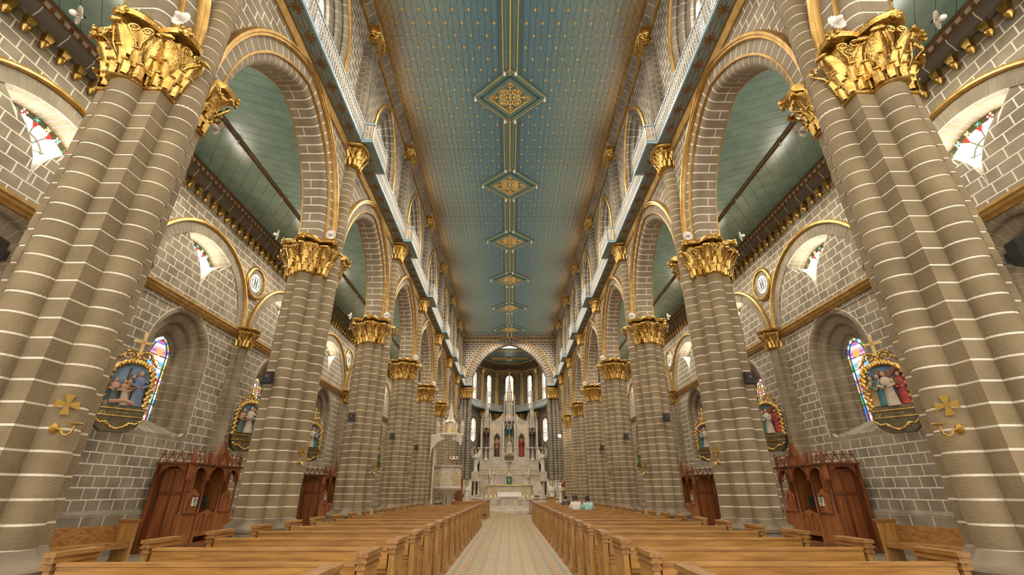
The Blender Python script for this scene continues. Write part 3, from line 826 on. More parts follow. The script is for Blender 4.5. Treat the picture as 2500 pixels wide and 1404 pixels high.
# right-hand pier: the nave shaft points to -X (angle pi)
rho_c = rho_union(PS, [0, pi / 2, 3 * pi / 2], PR, CD)
ch = (ZCAP - ZB) / NC
core = MB(); core.box(-PS, PS, -PS, PS, .012, ch - .012); CORE = core.mesh('core_block', 'pier')
DRUM = []
for a in (0, pi / 2, pi, 3 * pi / 2):
    mb = MB(); mb.loft([[(CD * cos(a) + PR * cos(a + t), CD * sin(a) + PR * sin(a + t), z) for t in [-pi * .56 + pi * 1.12 * i / 10 for i in range(11)]] for z in (.012, ch - .012)])
    DRUM.append(mb.mesh('drum', 'pier', 40))
mb = MB(); q = polar(rho_p, 72); mb.box(-PS + .008, PS - .008, -PS + .008, PS - .008, ZB - .02, ZCAP + .02)
for a in (0, pi / 2, pi, 3 * pi / 2): mb.loft([[(CD * cos(a) + (PR - .008) * cos(a + t), CD * sin(a) + (PR - .008) * sin(a + t), z) for t in [-pi * .56 + pi * 1.12 * i / 10 for i in range(11)]] for z in (ZB - .02, ZCAP + .02)])
PMORT = mb.mesh('mortar', 'mortar')
mb = MB()
ring = lambda off, z: [(x, y, z) for x, y in q(off)]
sqr = lambda h, z: [(h / max(abs(cos(2 * pi * i / 72)), abs(sin(2 * pi * i / 72))) * cos(2 * pi * i / 72), h / max(abs(cos(2 * pi * i / 72)), abs(sin(2 * pi * i / 72))) * sin(2 * pi * i / 72), z) for i in range(72)]
mb.loft([ring(.17, FZ), ring(.17, .60), ring(.19, .62), ring(.20, .68), ring(.19, .74), ring(.13, .76), ring(.12, .80), ring(.15, .82), ring(.155, .87), ring(.12, .91), ring(.07, .93), ring(.04, .97), ring(0, ZB)])
PBASE = mb.mesh('pier_base', 'base', 35)
bellm, leavesm = capital_meshes(rho_c, 0, ZTOP - ZCAP, .27, 32, 3, n=88, skip=(pi, .42), corners=(pi / 4, 3 * pi / 4, 5 * pi / 4, 7 * pi / 4, 0, pi / 2, 3 * pi / 2))
PBELL = bellm.mesh('capital', 'gold', 45); PLEAFS = [l.mesh('leaf', 'gold', 50) for l in leavesm]; PLEAFJ = joined(leavesm).mesh('leafwork', 'gold', 50)
far_st = MB()
for i in range(NC):
    z = ZB + i * ch; far_st.box(-PS, PS, -PS, PS, z + .012, z + ch - .012)
    for a in (0, pi / 2, pi, 3 * pi / 2):
        far_st.loft([[(CD * cos(a) + PR * cos(a + t), CD * sin(a) + PR * sin(a + t), zz) for t in [-pi * .56 + pi * 1.12 * k / 7 for k in range(8)]] for zz in (z + .012, z + ch - .012)])
PFAR = far_st.mesh('courses', 'pier', 40)
# upper part of the nave shaft (above the capital) and its small capital
USH = MB(); nu = 18; zu0, zu1 = ZCAP, 9.52; uh = (zu1 - zu0) / nu
ud = MB(); ud.loft([[(-CD + PR * .95 * cos(t), PR * .95 * sin(t), z) for t in [pi / 2 + pi * i / 10 for i in range(11)]] + [(-.30, -.165, z), (-.30, .165, z)] for z in (.012, uh - .012)]); UDRUM = ud.mesh('drum', 'pier', 40)
um = MB(); um.loft([[(-CD + PR * .91 * cos(t), PR * .91 * sin(t), z) for t in [pi / 2 + pi * i / 10 for i in range(11)]] + [(-.30, -.158, z), (-.30, .158, z)] for z in (zu0, zu1)]); UMORT = um.mesh('mortar', 'mortar')
uf = MB()
for i in range(nu):
    z = zu0 + i * uh; uf.loft([[(-CD + PR * .95 * cos(t), PR * .95 * sin(t), zz) for t in [pi / 2 + pi * k / 8 for k in range(9)]] + [(-.30, -.165, zz), (-.30, .165, zz)] for zz in (z + .012, z + uh - .012)])
UFAR = uf.mesh('upper_courses', 'pier', 40)
ub, ul = capital_meshes(rho_union(.17, [], 0, 0), 0, .68, .19, 12, 2, n=32)
UBELL = ub.mesh('upper_capital', 'gold', 50); ULEAF = joined(ul).mesh('leafwork', 'gold', 50); ULEAFS = [l.mesh('leaf', 'gold', 50) for l in ul]
def put_pier(s, k):
    p = PY[k]
    t = thing('stone_pier', '%s stone pier with gilded capital on the %s of the nave' % (ORD[k].capitalize(), SIDE[s]), 'pier', (s * PX, p, 0), group='nave piers')
    rz = 0 if s > 0 else pi
    put('pier_base', PBASE, t)
    put('mortar', PMORT, t)
    if k < 4:
        for i in range(NC):
            put('core_block', CORE, t, (0, 0, ZB + i * ch))
            for d in DRUM: put('drum', d, t, (0, 0, ZB + i * ch))
        for i in range(nu): put('drum', UDRUM, t, (0, 0, zu0 + i * uh), rz)
    else:
        put('courses', PFAR, t)['kind'] = 'stuff'
        put('upper_courses', UFAR, t, rz=rz)['kind'] = 'stuff'
    put('mortar', UMORT, t, rz=rz)
    c = put('capital', PBELL, t, (0, 0, ZCAP), rz)
    if k < 2:
        for l in PLEAFS: put('leaf', l, c)
    else: put('leafwork', PLEAFJ, c)
    u = put('upper_capital', UBELL, t, (-s * .45, 0, 9.50), rz)
    if k < 3:
        for l in ULEAFS: put('leaf', l, u)
    else: put('leafwork', ULEAF, u)
    return t
for s in (-1, 1):
    for k in range(7): put_pier(s, k)

# ================================================================== arcade walls with clerestory
A0, H0 = 1.97, 2.50                      # intrados of the arcade
CA, CH_, CS = 1.30, 2.15, 12.25          # clerestory opening
def holes_nave(z):
    if z < ZG:
        h = arch_half(A0, H0, z - SPR, .52)
    elif z < 10.9: return []
    else: h = arch_half(CA, CH_, z - CS)
    if h is None: return []
    return [(m - h, m + h) for m in MID[:8]]
ccb, ccl = capital_meshes(rho_union(.20, [pi / 2 * 1.0, -pi / 2], .1, .14), 0, .55, .10, 14, 1, n=40)
CBELL = ccb.mesh('clerestory_capital', 'gold', 50); CLEAF = joined(ccl).mesh('leafwork', 'gold', 50)
def nave_wall(s):
    wall = struct(empty('wall_arcade_' + SIDE[s]), 'arcade wall on the %s of the nave with pointed arches' % SIDE[s])
    fn = lambda y, z, d: (AX - d, y, z)
    st, mo = bricks(Y0, YE, SPR, ZG, .205, .40, holes_nave, fn, .004, .03)
    MB(s).add(mo.v, mo.f).build('mortar', 'mortar', wall)
    pieces_out(wall, 'stone', st, 'arch', 290, side=s)
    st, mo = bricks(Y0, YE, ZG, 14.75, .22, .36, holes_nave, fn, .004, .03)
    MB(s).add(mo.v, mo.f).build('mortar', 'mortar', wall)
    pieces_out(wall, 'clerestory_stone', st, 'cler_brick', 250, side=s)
    # aisle face and outer skin of the wall
    ab = MB(s)
    for k in range(8):
        m = MID[k]; zs = [SPR + .2 * i for i in range(19)]
        for za, zb in zip(zs[:-1], zs[1:]):
            h0, h1 = arch_half(A0, H0, za - SPR, .3) or 0, arch_half(A0, H0, zb - SPR, .3) or 0
            for a, b, c, d in ((m - B / 2, m - h0, m - B / 2, m - h1), (m + h0, m + B / 2, m + h1, m + B / 2)):
                ab.add([(5.0, a, za), (5.0, b, za), (5.0, d, zb), (5.0, c, zb)], [(0, 1, 2, 3)])
    ab.build('aisle_face', 'arch', wall)
    MB(s).box(AX + .62, AX + .67, Y0, YE, ZA, ZC + .3).build('outer_skin', 'brick', wall)
    allv, allr, allf = [], [], []
    for k in range(8):
        m = MID[k]
        L, R = archpath(A0, H0, 17, SPR)
        mort = MB(s)
        for half in (L, R):
            for i, (a, b) in enumerate(zip(half[:-1], half[1:])):
                cuts = [(.17, .53)] if i % 2 else [(.17, .337), (.363, .53)]
                for c0, c1 in cuts:
                    allv += path_pieces([a, b], [(-c0, 0), (-c1 , 0), (-c1, .10), (-c0, .10)], fn, m, .030)
                allr += path_pieces([a, b], [(-.165, 0), (-.11, .015), (-.06, .06), (-.035, .12), (-.03, .2), (-.165, .2)], fn, m, .030)
                allf += path_pieces([a, b], [(0, .235), (.014, .235), (.014, .455), (0, .455)], fn, m, .030)
            path_sweep(mort, half, [(-.16, .006), (-.535, .006), (-.535, .1), (-.16, .1)], fn, m)
            path_sweep(mort, half, [(-.165, .006), (-.112, .02), (-.064, .063), (-.039, .122), (-.034, .2), (-.165, .2)], fn, m)
            path_sweep(mort, half, [(-.03, .2), (.009, .2), (.009, .47), (-.03, .47)], fn, m)
            mb = MB(s); path_sweep(mb, half, [(-.03, .19), (.02, .195), (.035, .215), (.02, .238), (-.03, .24)], fn, m); mb.build('gilded_fillet', 'gold_flat', wall, 40)
            mb = MB(s); path_sweep(mb, half, [(0, .45), (.05, .455), (.085, .475), (.085, .51), (.11, .53), (.11, .575), (.06, .60), (0, .605)], fn, m); mb.build('gilded_hood', 'gold_flat', wall, 40)
            mb = MB(s); path_sweep(mb, half, [(-.53, -.005), (-.56, -.005), (-.57, .03), (-.53, .04)], fn, m); mb.build('gilded_fillet', 'gold_flat', wall, 40)
        mort.build('mortar', 'mortar', wall)
    pieces_out(wall, 'soffit_stone', allv, 'arch', 240, side=s)
    pieces_out(wall, 'roll_stone', allr, 'arch', 180, smooth=30, side=s)
    pieces_out(wall, 'ring_stone', allf, 'arch', 180, side=s)
    # clerestory openings, glass and orders
    for k in range(8):
        m = MID[k]
        wn = struct(empty(window_name()), 'clerestory window behind the gallery rail, %s of the nave, %s bay' % (SIDE[s], ORD[max(0, k)]))
        L, R = archpath(CA, CH_, 9, CS, 10.9, 7)
        for half in (L, R):
            mb = MB(s); path_sweep(mb, half, [(0, .0), (.06, .01), (.075, .06), (.05, .12), (0, .13)], fn, m); mb.build('gilded_hood', 'gold_flat', wn, 40)
        sp_ = []; mm = MB(s)
        for i in range(3):
            o, D = -.22 * i, -.14 * i
            prof = [(D, o), (D, o - .07), (D - .03, o - .13), (D - .09, o - .145), (D - .13, o - .13), (D - .135, o - .22), (D - .2, o - .22), (D - .2, o)]
            for half in (L, R):
                sp_ += path_pieces(half, prof, fn, m, .018)
                path_sweep(mm, half, [(d - .005, q + (.006 if 1 <= j <= 5 else 0)) for j, (d, q) in enumerate(prof)], fn, m)
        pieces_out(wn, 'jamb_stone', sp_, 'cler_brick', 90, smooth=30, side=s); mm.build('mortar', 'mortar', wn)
        mb = MB(s)
        for z0, z1 in ((10.9, 12.9),):
            mb.lathe([(.075, 10.9), (.075, 12.7), (.11, 12.85), (.12, 12.95)], (AX + .35, m, 0), 10)
        mb.build('mullion', 'arch', wn, 40)
        for sg in (-1, 1):
            Lh, Rh = archpath(.27, .34, 6, 12.8, 10.95, 2)
            P = [(y + sg * .33, z) for y, z, *_ in Lh] + [(y + sg * .33, z) for y, z, *_ in reversed(Rh[:-1])]
            MB(s).prism(P, lambda y, z, d: (AX - d, m + y, z), -.45, -.44).build('pane', 'g_cler', wn)
        MB(s).prism([(.24 * cos(t), 13.45 + .24 * sin(t)) for t in [2 * pi * i / 16 for i in range(16)]], lambda y, z, d: (AX - d, m + y, z), -.45, -.44).build('pane', 'g_cler', wn)
        Lh, Rh = archpath(.66, 1.5, 8, CS, 10.9, 2)
        P = [(y, z) for y, z, *_ in Lh] + [(y, z) for y, z, *_ in reversed(Rh[:-1])]
        MB(s).prism(P, lambda y, z, d: (AX - d, m + y, z), -.52, -.46).build('tracery', 'brick', wn)
    # paired clerestory shafts
    for k in range(7):
        p = PY[k]; sp_ = []; mm = MB(s)
        z0, z1, n = 10.30, 14.2, 17; hh = (z1 - z0) / n
        for i in range(n):
            for dy in (-.13, .13):
                mb = MB(); mb.loft([[(AX - .14 + .115 * cos(t), p + dy + .115 * sin(t), z) for t in [pi / 2 + pi * j / 8 for j in range(9)]] for z in (z0 + i * hh + .008, z0 + (i + 1) * hh - .008)]); sp_.append((mb.v, mb.f))
            mb = MB(); mb.box(AX - .14, AX, p - .36, p + .36, z0 + i * hh + .008, z0 + (i + 1) * hh - .008); sp_.append((mb.v, mb.f))
        for dy in (-.13, .13): mm.loft([[(AX - .14 + .108 * cos(t), p + dy + .108 * sin(t), z) for t in [pi / 2 + pi * j / 8 for j in range(9)]] for z in (z0, z1)])
        mm.box(AX - .135, AX, p - .355, p + .355, z0, z1); mm.build('mortar', 'mortar', wall)
        pieces_out(wall, 'shaft_stone', sp_, 'cler_brick', 40, smooth=40, side=s)
        c = put('clerestory_capital', CBELL, wall, (s * (AX - .10), p, 14.18), scale=(s, 1.05, 1)); put('leafwork', CLEAF, c)
        MB(s).box(AX - .36, AX, p - .5, p + .5, 14.73, 14.80).build('abacus', 'gold_flat', wall)
        MB(s).box(AX - .30, AX, p - .42, p + .42, 14.80, 15.1).build('cornice_block', 'brick', wall)
    mb = MB(s); extr(mb, [(AX, 14.72), (AX - .06, 14.72), (AX - .08, 14.78), (AX - .08, 14.82), (AX, 14.82)], Y0, YE); mb.build('upper_moulding', 'gold_flat', wall)
    sp_ = []; y = Y0
    while y < YE:
        mb = MB(); extr(mb, [(AX, 14.82), (AX - .07, 14.82), (AX - .16, 14.93), (AX - .25, 14.98), (AX - .27, 15.12), (AX, 15.12)], y + .01, min(YE, y + .36) - .01); sp_.append((mb.v, mb.f)); y += .36
    mm = MB(s); extr(mm, [(AX, 14.82), (AX - .065, 14.825), (AX - .155, 14.935), (AX - .245, 14.985), (AX - .265, 15.115), (AX, 15.115)], Y0, YE); mm.build('mortar', 'mortar', wall)
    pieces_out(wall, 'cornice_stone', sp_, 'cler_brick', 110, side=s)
    return wall
for s in (-1, 1): nave_wall(s)

# ================================================================== galleries
star = MB()
for i in range(4):
    t = pi * i / 4 + .2
    star.cbox((0, 0, 0), (.30 if i % 2 == 0 else .24, .035, .008), rz=t)
star.cbox((0, 0, -.002), (.09, .09, .008), rz=.6)
STAR = star.mesh('star', 'brown_trim')
def fret(mb, x, y0, y1, z0, z1, step=.105):
    n = max(1, round((y1 - y0) / step)); st = (y1 - y0) / n
    for i in range(n):
        y = y0 + (i + .5) * st
        mb.box(x - .008, x + .008, y - .012, y + .012, z0, z1)
        for zz, r in ((z0 + .12, .042), (z0 + .30, .048), (z1 - .10, .040)):
            c = [(x, y + st / 2 + r * cos(t), zz + r * 1.3 * sin(t)) for t in [2 * pi * q / 6 for q in range(6)]]
            mb.tube(c, .012, 4, True)
        mb.tube([(x, y, z0 + .18), (x, y + st, z0 + .42)], .010, 4); mb.tube([(x, y + st, z0 + .18), (x, y, z0 + .42)], .010, 4)
        mb.ball((x, y, z1 + .045), .024, 5)
def gallery(s):
    g = struct(empty('trim_gallery_' + SIDE[s]), 'gallery with white fretwork rail and blue starred soffit, %s of the nave' % SIDE[s])
    XG, XP = 4.05, 3.76
    mb = MB(s); mb.box(XG, AX, Y0, YE, ZG, ZG + .07)
    for p in PY[:7]: mb.box(XP, XG, p - .35, p + 1.0, ZG, ZG + .07)
    mb.build('soffit', 'soffit', g)
    mb = MB(s); extr(mb, [(AX, 9.93), (AX - .03, 9.93), (AX - .035, 9.98), (AX - .06, 10.02), (AX - .065, 10.08), (AX - .085, 10.11), (AX - .085, ZG), (AX, ZG)], Y0, YE); mb.build('gilded_moulding', 'gold_flat', g, 30)
    # outline of the rail, jogging out over every pier
    pts = [(XG, Y0)]
    for p in PY[:7]: pts += [(XG, p - .35), (XP, p - .35), (XP, p + 1.0), (XG, p + 1.0)]
    pts.append((XG, YE - .6))
    zr0, zr1 = ZG + .10, ZG + .62
    mb = MB(s)
    for (xa, ya), (xb, yb) in zip(pts[:-1], pts[1:]):
        for z0, z1, o in ((ZG - .02, ZG + .03, .02), (ZG + .06, ZG + .09, .015), (zr1 - .02, zr1 + .015, .022)):
            if xa == xb: mb.box(xa - o, xa + o, ya - o, yb + o, z0, z1)
            else: mb.box(min(xa, xb) + o, max(xa, xb) - o, ya - o, ya + o, z0, z1)
    mb.build('rail_bar', 'rail_blue', g)
    for i, ((xa, ya), (xb, yb)) in enumerate(zip(pts[:-1], pts[1:])):
        mb = MB(s)
        if abs(xa - xb) < 1e-6: fret(mb, xa, ya, yb, zr0, zr1)
        else:
            for q in range(3):
                x = min(xa, xb) + (q + .5) * abs(xb - xa) / 3; mb.box(x - .012, x + .012, ya - .008, ya + .008, zr0, zr1)
                mb.tube([(x + .03 * cos(t), ya, zr0 + .28 + .05 * sin(t)) for t in [2 * pi * j / 6 for j in range(6)]], .011, 4, True)
        mb.build('fretwork_panel', 'rail_white', g)
    mb = MB(s); mb.box(XG + .02, AX, Y0, YE, ZG + .07, ZG + .09); mb.build('walkway', 'soffit', g)
    y = 5.2; ln = MB(s)
    while y < YE - .5:
        x = 4.21
        for p in PY[:7]:
            if p - .3 < y < p + .95: x = 4.08
        put('star', STAR, g, (s * x, y, ZG - .004))
        ln.tube([(x, y, ZG - .004), (x - .11, y + .32, ZG - .004), (x, y + .64, ZG - .004), (x + .11, y + .32, ZG - .004)], .008, 4, True)
        ln.tube([(x, y, ZG - .004), (x, y + .64, ZG - .004)], .008, 4)
        y += .64
    ln.build('soffit_lines', 'brown_trim', g)['kind'] = 'stuff'
for s in (-1, 1): gallery(s)

# ================================================================== nave ceiling
def ceiling_mat():
    m, nt, b = nodes('painted_ceiling'); b.inputs['Roughness'].default_value = .42
    g = N(nt, 'ShaderNodeNewGeometry'); sp = N(nt, 'ShaderNodeSeparateXYZ'); nt.links.new(g.outputs['Position'], sp.inputs[0])
    def op(o, a, b_=0.0, c=0.0):
        n = N(nt, 'ShaderNodeMath', operation=o)
        for i, q in enumerate((a, b_, c)):
            if isinstance(q, (float, int)): n.inputs[i].default_value = q
            else: nt.links.new(q, n.inputs[i])
        return n.outputs[0]
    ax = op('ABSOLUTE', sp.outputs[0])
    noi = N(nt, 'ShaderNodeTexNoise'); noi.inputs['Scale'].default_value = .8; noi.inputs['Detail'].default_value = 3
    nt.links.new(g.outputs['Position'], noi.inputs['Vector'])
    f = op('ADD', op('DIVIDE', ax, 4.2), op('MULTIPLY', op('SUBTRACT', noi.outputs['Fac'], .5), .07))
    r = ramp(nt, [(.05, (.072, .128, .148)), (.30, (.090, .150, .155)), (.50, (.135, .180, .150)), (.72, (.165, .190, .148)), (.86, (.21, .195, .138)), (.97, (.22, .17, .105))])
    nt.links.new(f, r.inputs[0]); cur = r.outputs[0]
    # diagonal lattice: u = x/.42 + y/.52, v = x/.42 - y/.52
    X_, Y_ = op('DIVIDE', sp.outputs[0], .52), op('DIVIDE', sp.outputs[1], .88)
    u, v = op('FRACT', op('ADD', X_, Y_)), op('FRACT', op('SUBTRACT', op('ADD', X_, 60.0), Y_))
    near = lambda q, wd: op('LESS_THAN', op('MINIMUM', q, op('SUBTRACT', 1.0, q)), wd)
    xf = op('FRACT', op('ADD', op('DIVIDE', sp.outputs[0], .40), .5))
    lat = op('MULTIPLY', op('MAXIMUM', near(u, .03), near(v, .03)), .8)
    mx = N(nt, 'ShaderNodeMix', data_type='RGBA'); nt.links.new(lat, mx.inputs[0]); nt.links.new(cur, mx.inputs[6]); mx.inputs[7].default_value = (.055, .10, .108, 1); cur = mx.outputs[2]
    yf = op('FRACT', op('DIVIDE', sp.outputs[1], .47))
    gold = op('MULTIPLY', op('MULTIPLY', near(u, .085), near(v, .085)), op('LESS_THAN', ax, 3.75))
    gold2 = op('MULTIPLY', op('MULTIPLY', near(op('FRACT', op('ADD', u, .5)), .055), near(op('FRACT', op('ADD', v, .5)), .055)), op('LESS_THAN', ax, 3.75))
    mx = N(nt, 'ShaderNodeMix', data_type='RGBA'); nt.links.new(gold, mx.inputs[0]); nt.links.new(cur, mx.inputs[6]); mx.inputs[7].default_value = (.50, .29, .07, 1); cur = mx.outputs[2]
    # painted scroll border towards the wall
    wave = op('SINE', op('MULTIPLY', sp.outputs[1], 24.0))
    wave2 = op('COSINE', op('MULTIPLY', sp.outputs[1], 24.0))
    d = op('ABSOLUTE', op('SUBTRACT', ax, op('ADD', 3.80, op('MULTIPLY', wave, .05))))
    d2 = op('ABSOLUTE', op('SUBTRACT', ax, op('ADD', 3.80, op('MULTIPLY', wave2, -.05))))
    sc_ = op('LESS_THAN', op('MINIMUM', d, d2), .016)
    tri = op('MULTIPLY', op('LESS_THAN', op('ADD', op('MULTIPLY', op('ABSOLUTE', op('SUBTRACT', op('FRACT', op('DIVIDE', sp.outputs[1], .66)), .5)), 1.2), op('MULTIPLY', op('SUBTRACT', 3.70, ax), 1.4)), .12), op('MULTIPLY', op('GREATER_THAN', ax, 3.58), op('LESS_THAN', ax, 3.70)))
    ln = op('MAXIMUM', op('LESS_THAN', op('ABSOLUTE', op('SUBTRACT', ax, 3.90)), .02), op('MAXIMUM', sc_, tri))
    mx = N(nt, 'ShaderNodeMix', data_type='RGBA'); nt.links.new(op('MULTIPLY', ln, .85), mx.inputs[0]); nt.links.new(cur, mx.inputs[6]); mx.inputs[7].default_value = (.40, .22, .06, 1); cur = mx.outputs[2]
    # zigzag band
    zz = op('ABSOLUTE', op('SUBTRACT', op('MULTIPLY', op('FRACT', op('DIVIDE', sp.outputs[1], .30)), 2.0), 1.0))
    dz = op('LESS_THAN', op('ABSOLUTE', op('SUBTRACT', ax, op('ADD', 3.95, op('MULTIPLY', zz, .15)))), .022)
    dz = op('MULTIPLY', dz, op('GREATER_THAN', ax, 3.92))
    mx = N(nt, 'ShaderNodeMix', data_type='RGBA'); nt.links.new(dz, mx.inputs[0]); nt.links.new(cur, mx.inputs[6]); mx.inputs[7].default_value = (.42, .24, .07, 1); cur = mx.outputs[2]
    nt.links.new(cur, b.inputs['Base Color'])
    return m
M['ceil'] = ceiling_mat()
M['ceil_green'] = surf('ceiling_green', (.075, .125, .095), (.10, .15, .118), .42, scale=4)
M['ceil_dark'] = surf('ceiling_shadow_gap', (.03, .045, .045))
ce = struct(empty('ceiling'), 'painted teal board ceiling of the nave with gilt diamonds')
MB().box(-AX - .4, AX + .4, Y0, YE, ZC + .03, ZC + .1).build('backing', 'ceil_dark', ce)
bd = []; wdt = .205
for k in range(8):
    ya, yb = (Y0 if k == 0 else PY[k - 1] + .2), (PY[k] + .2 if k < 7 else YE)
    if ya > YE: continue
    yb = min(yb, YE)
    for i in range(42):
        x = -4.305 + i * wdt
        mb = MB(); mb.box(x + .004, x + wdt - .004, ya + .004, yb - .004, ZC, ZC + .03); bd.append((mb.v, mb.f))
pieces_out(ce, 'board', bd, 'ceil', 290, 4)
for s in (-1, 1):
    MB(s).box(4.10, 4.20, Y0, YE, ZC - .09, ZC).build('edge_beam', 'gold_flat', ce)
# centre spine and diamonds
def dia(mb, y, r_out, r_in, ry_out, ry_in, z0, z1):
    o = [(r_out, 0), (0, ry_out), (-r_out, 0), (0, -ry_out)]; i_ = [(r_in, 0), (0, ry_in), (-r_in, 0), (0, -ry_in)]
    for q in range(4):
        n = (q + 1) % 4
        mb.prism([o[q], o[n], i_[n], i_[q]], lambda a, b, d: (a, y + b, d), z0, z1)
FRET = MB()
for q in range(4):
    t = q * pi / 2; c, s_ = cos(t), sin(t)
    rot = lambda a, b: (a * c - b * s_, a * s_ + b * c, 0)
    FRET.tube([rot(.10, 0), rot(.62, 0)], .022, 5)
    for sg in (-1, 1):
        FRET.tube([rot(.12 + .13 * (1 - cos(p_)), sg * (.10 * sin(p_))) for p_ in [pi * j / 8 for j in range(9)]], .020, 5)
        FRET.tube([rot(.30 + .12 * cos(p_), sg * (.22 + .11 * sin(p_))) for p_ in [-pi * .6 + 1.6 * pi * j / 10 for j in range(11)]], .022, 5)
        FRET.tube([rot(.16 + .09 * cos(p_), sg * (.26 + .09 * sin(p_))) for p_ in [pi * .2 + 1.5 * pi * j / 9 for j in range(10)]], .018, 5)
        FRET.tube([rot(.50, sg * .02), rot(.56, sg * .10), rot(.62, sg * .08)], .018, 5)
        FRET.tube([rot(.60, 0), rot(.68, sg * .06)], .02, 5)
    FRET.cbox(rot(.70, 0), (.07, .07, .02), rz=t + pi / 4)
    FRET.tube([rot(.26, .26), rot(.38, .38)], .02, 5)
FRET.cbox((0, 0, 0), (.12, .12, .02), rz=pi / 4)
FR = FRET.mesh('filigree', 'gold_soft')
bm = MB(); bm.lathe([(.03, 0), (.035, -.05), (.05, -.10), (.045, -.16), (.005, -.19)], (0, 0, 0), 8); BULB = bm.mesh('bulb', 'lampwhite', 50)
DR, DRY = 1.45, 1.32
ys = [m for m in MID[1:] if m < YE] 
segs = []
for k in range(len(ys) + 1):
    a = (Y0 if k == 0 else ys[k - 1] + DRY - .3); b = (ys[k] - DRY + .3 if k < len(ys) else YE)
    if b <= a: continue
    sp = empty('spine', parent=ce)
    for s in (-1, 1):
        MB(s).box(.02, .30, a, b, ZC - .05, ZC + .01).build('spine_board', 'ceil_green', sp)
        MB(s).box(.235, .262, a, b, ZC - .085, ZC - .05).build('gilt_bead', 'gold_soft', sp)
        MB(s).box(.30, .345, a, b, ZC - .03, ZC + .01).build('spine_edge', 'ceil_green', sp)
        for yy in (a + .12, b - .12): put('bulb', BULB, sp, (s * .20, yy, ZC - .05))
    MB().box(-.02, .02, a, b, ZC - .10, ZC).build('gilt_bead', 'gold_soft', sp)
for k, y in enumerate(ys):
    d = empty('diamond_panel', parent=ce)
    mb = MB(); dia(mb, y, DR, DR - .30, DRY, DRY - .27, ZC - .08, ZC + .01); mb.build('outer_frame', 'ceil_green', d)
    mb = MB(); dia(mb, y, DR - .05, DR - .08, DRY - .045, DRY - .075, ZC - .095, ZC - .07); mb.build('gilt_bead', 'gold_soft', d)
    mb = MB(); dia(mb, y, DR - .42, DR - .60, DRY - .38, DRY - .545, ZC - .14, ZC + .01); mb.build('inner_frame', 'ceil_green', d)
    mb = MB(); dia(mb, y, DR - .60, DR - .65, DRY - .545, DRY - .59, ZC - .12, ZC); mb.build('gilt_bead', 'gold_soft', d)
    MB().prism([(DR - .3, 0), (0, DRY - .27), (-DR + .3, 0), (0, -DRY + .27)], lambda a, b, e: (a, y + b, e), ZC - .03, ZC + .0).build('field', 'ceil_green', d)
    f_ = put('filigree', FR, d, (0, y, ZC - .05), scale=(1.0, .92, 1))
    for s in (-1, 1): put('bulb', BULB, d, (s * (DR - .14), y, ZC - .08)); put('fill_light', NAVE_FILL, d, (s * (DR - .14), y, ZC - .36))  # bulbs are unlit; the spots under them are added fill for the nave
M['apse_brick'] = surf('apse_stone', (.095, .068, .042), (.15, .112, .074), .85, scale=1.7, detail=4)
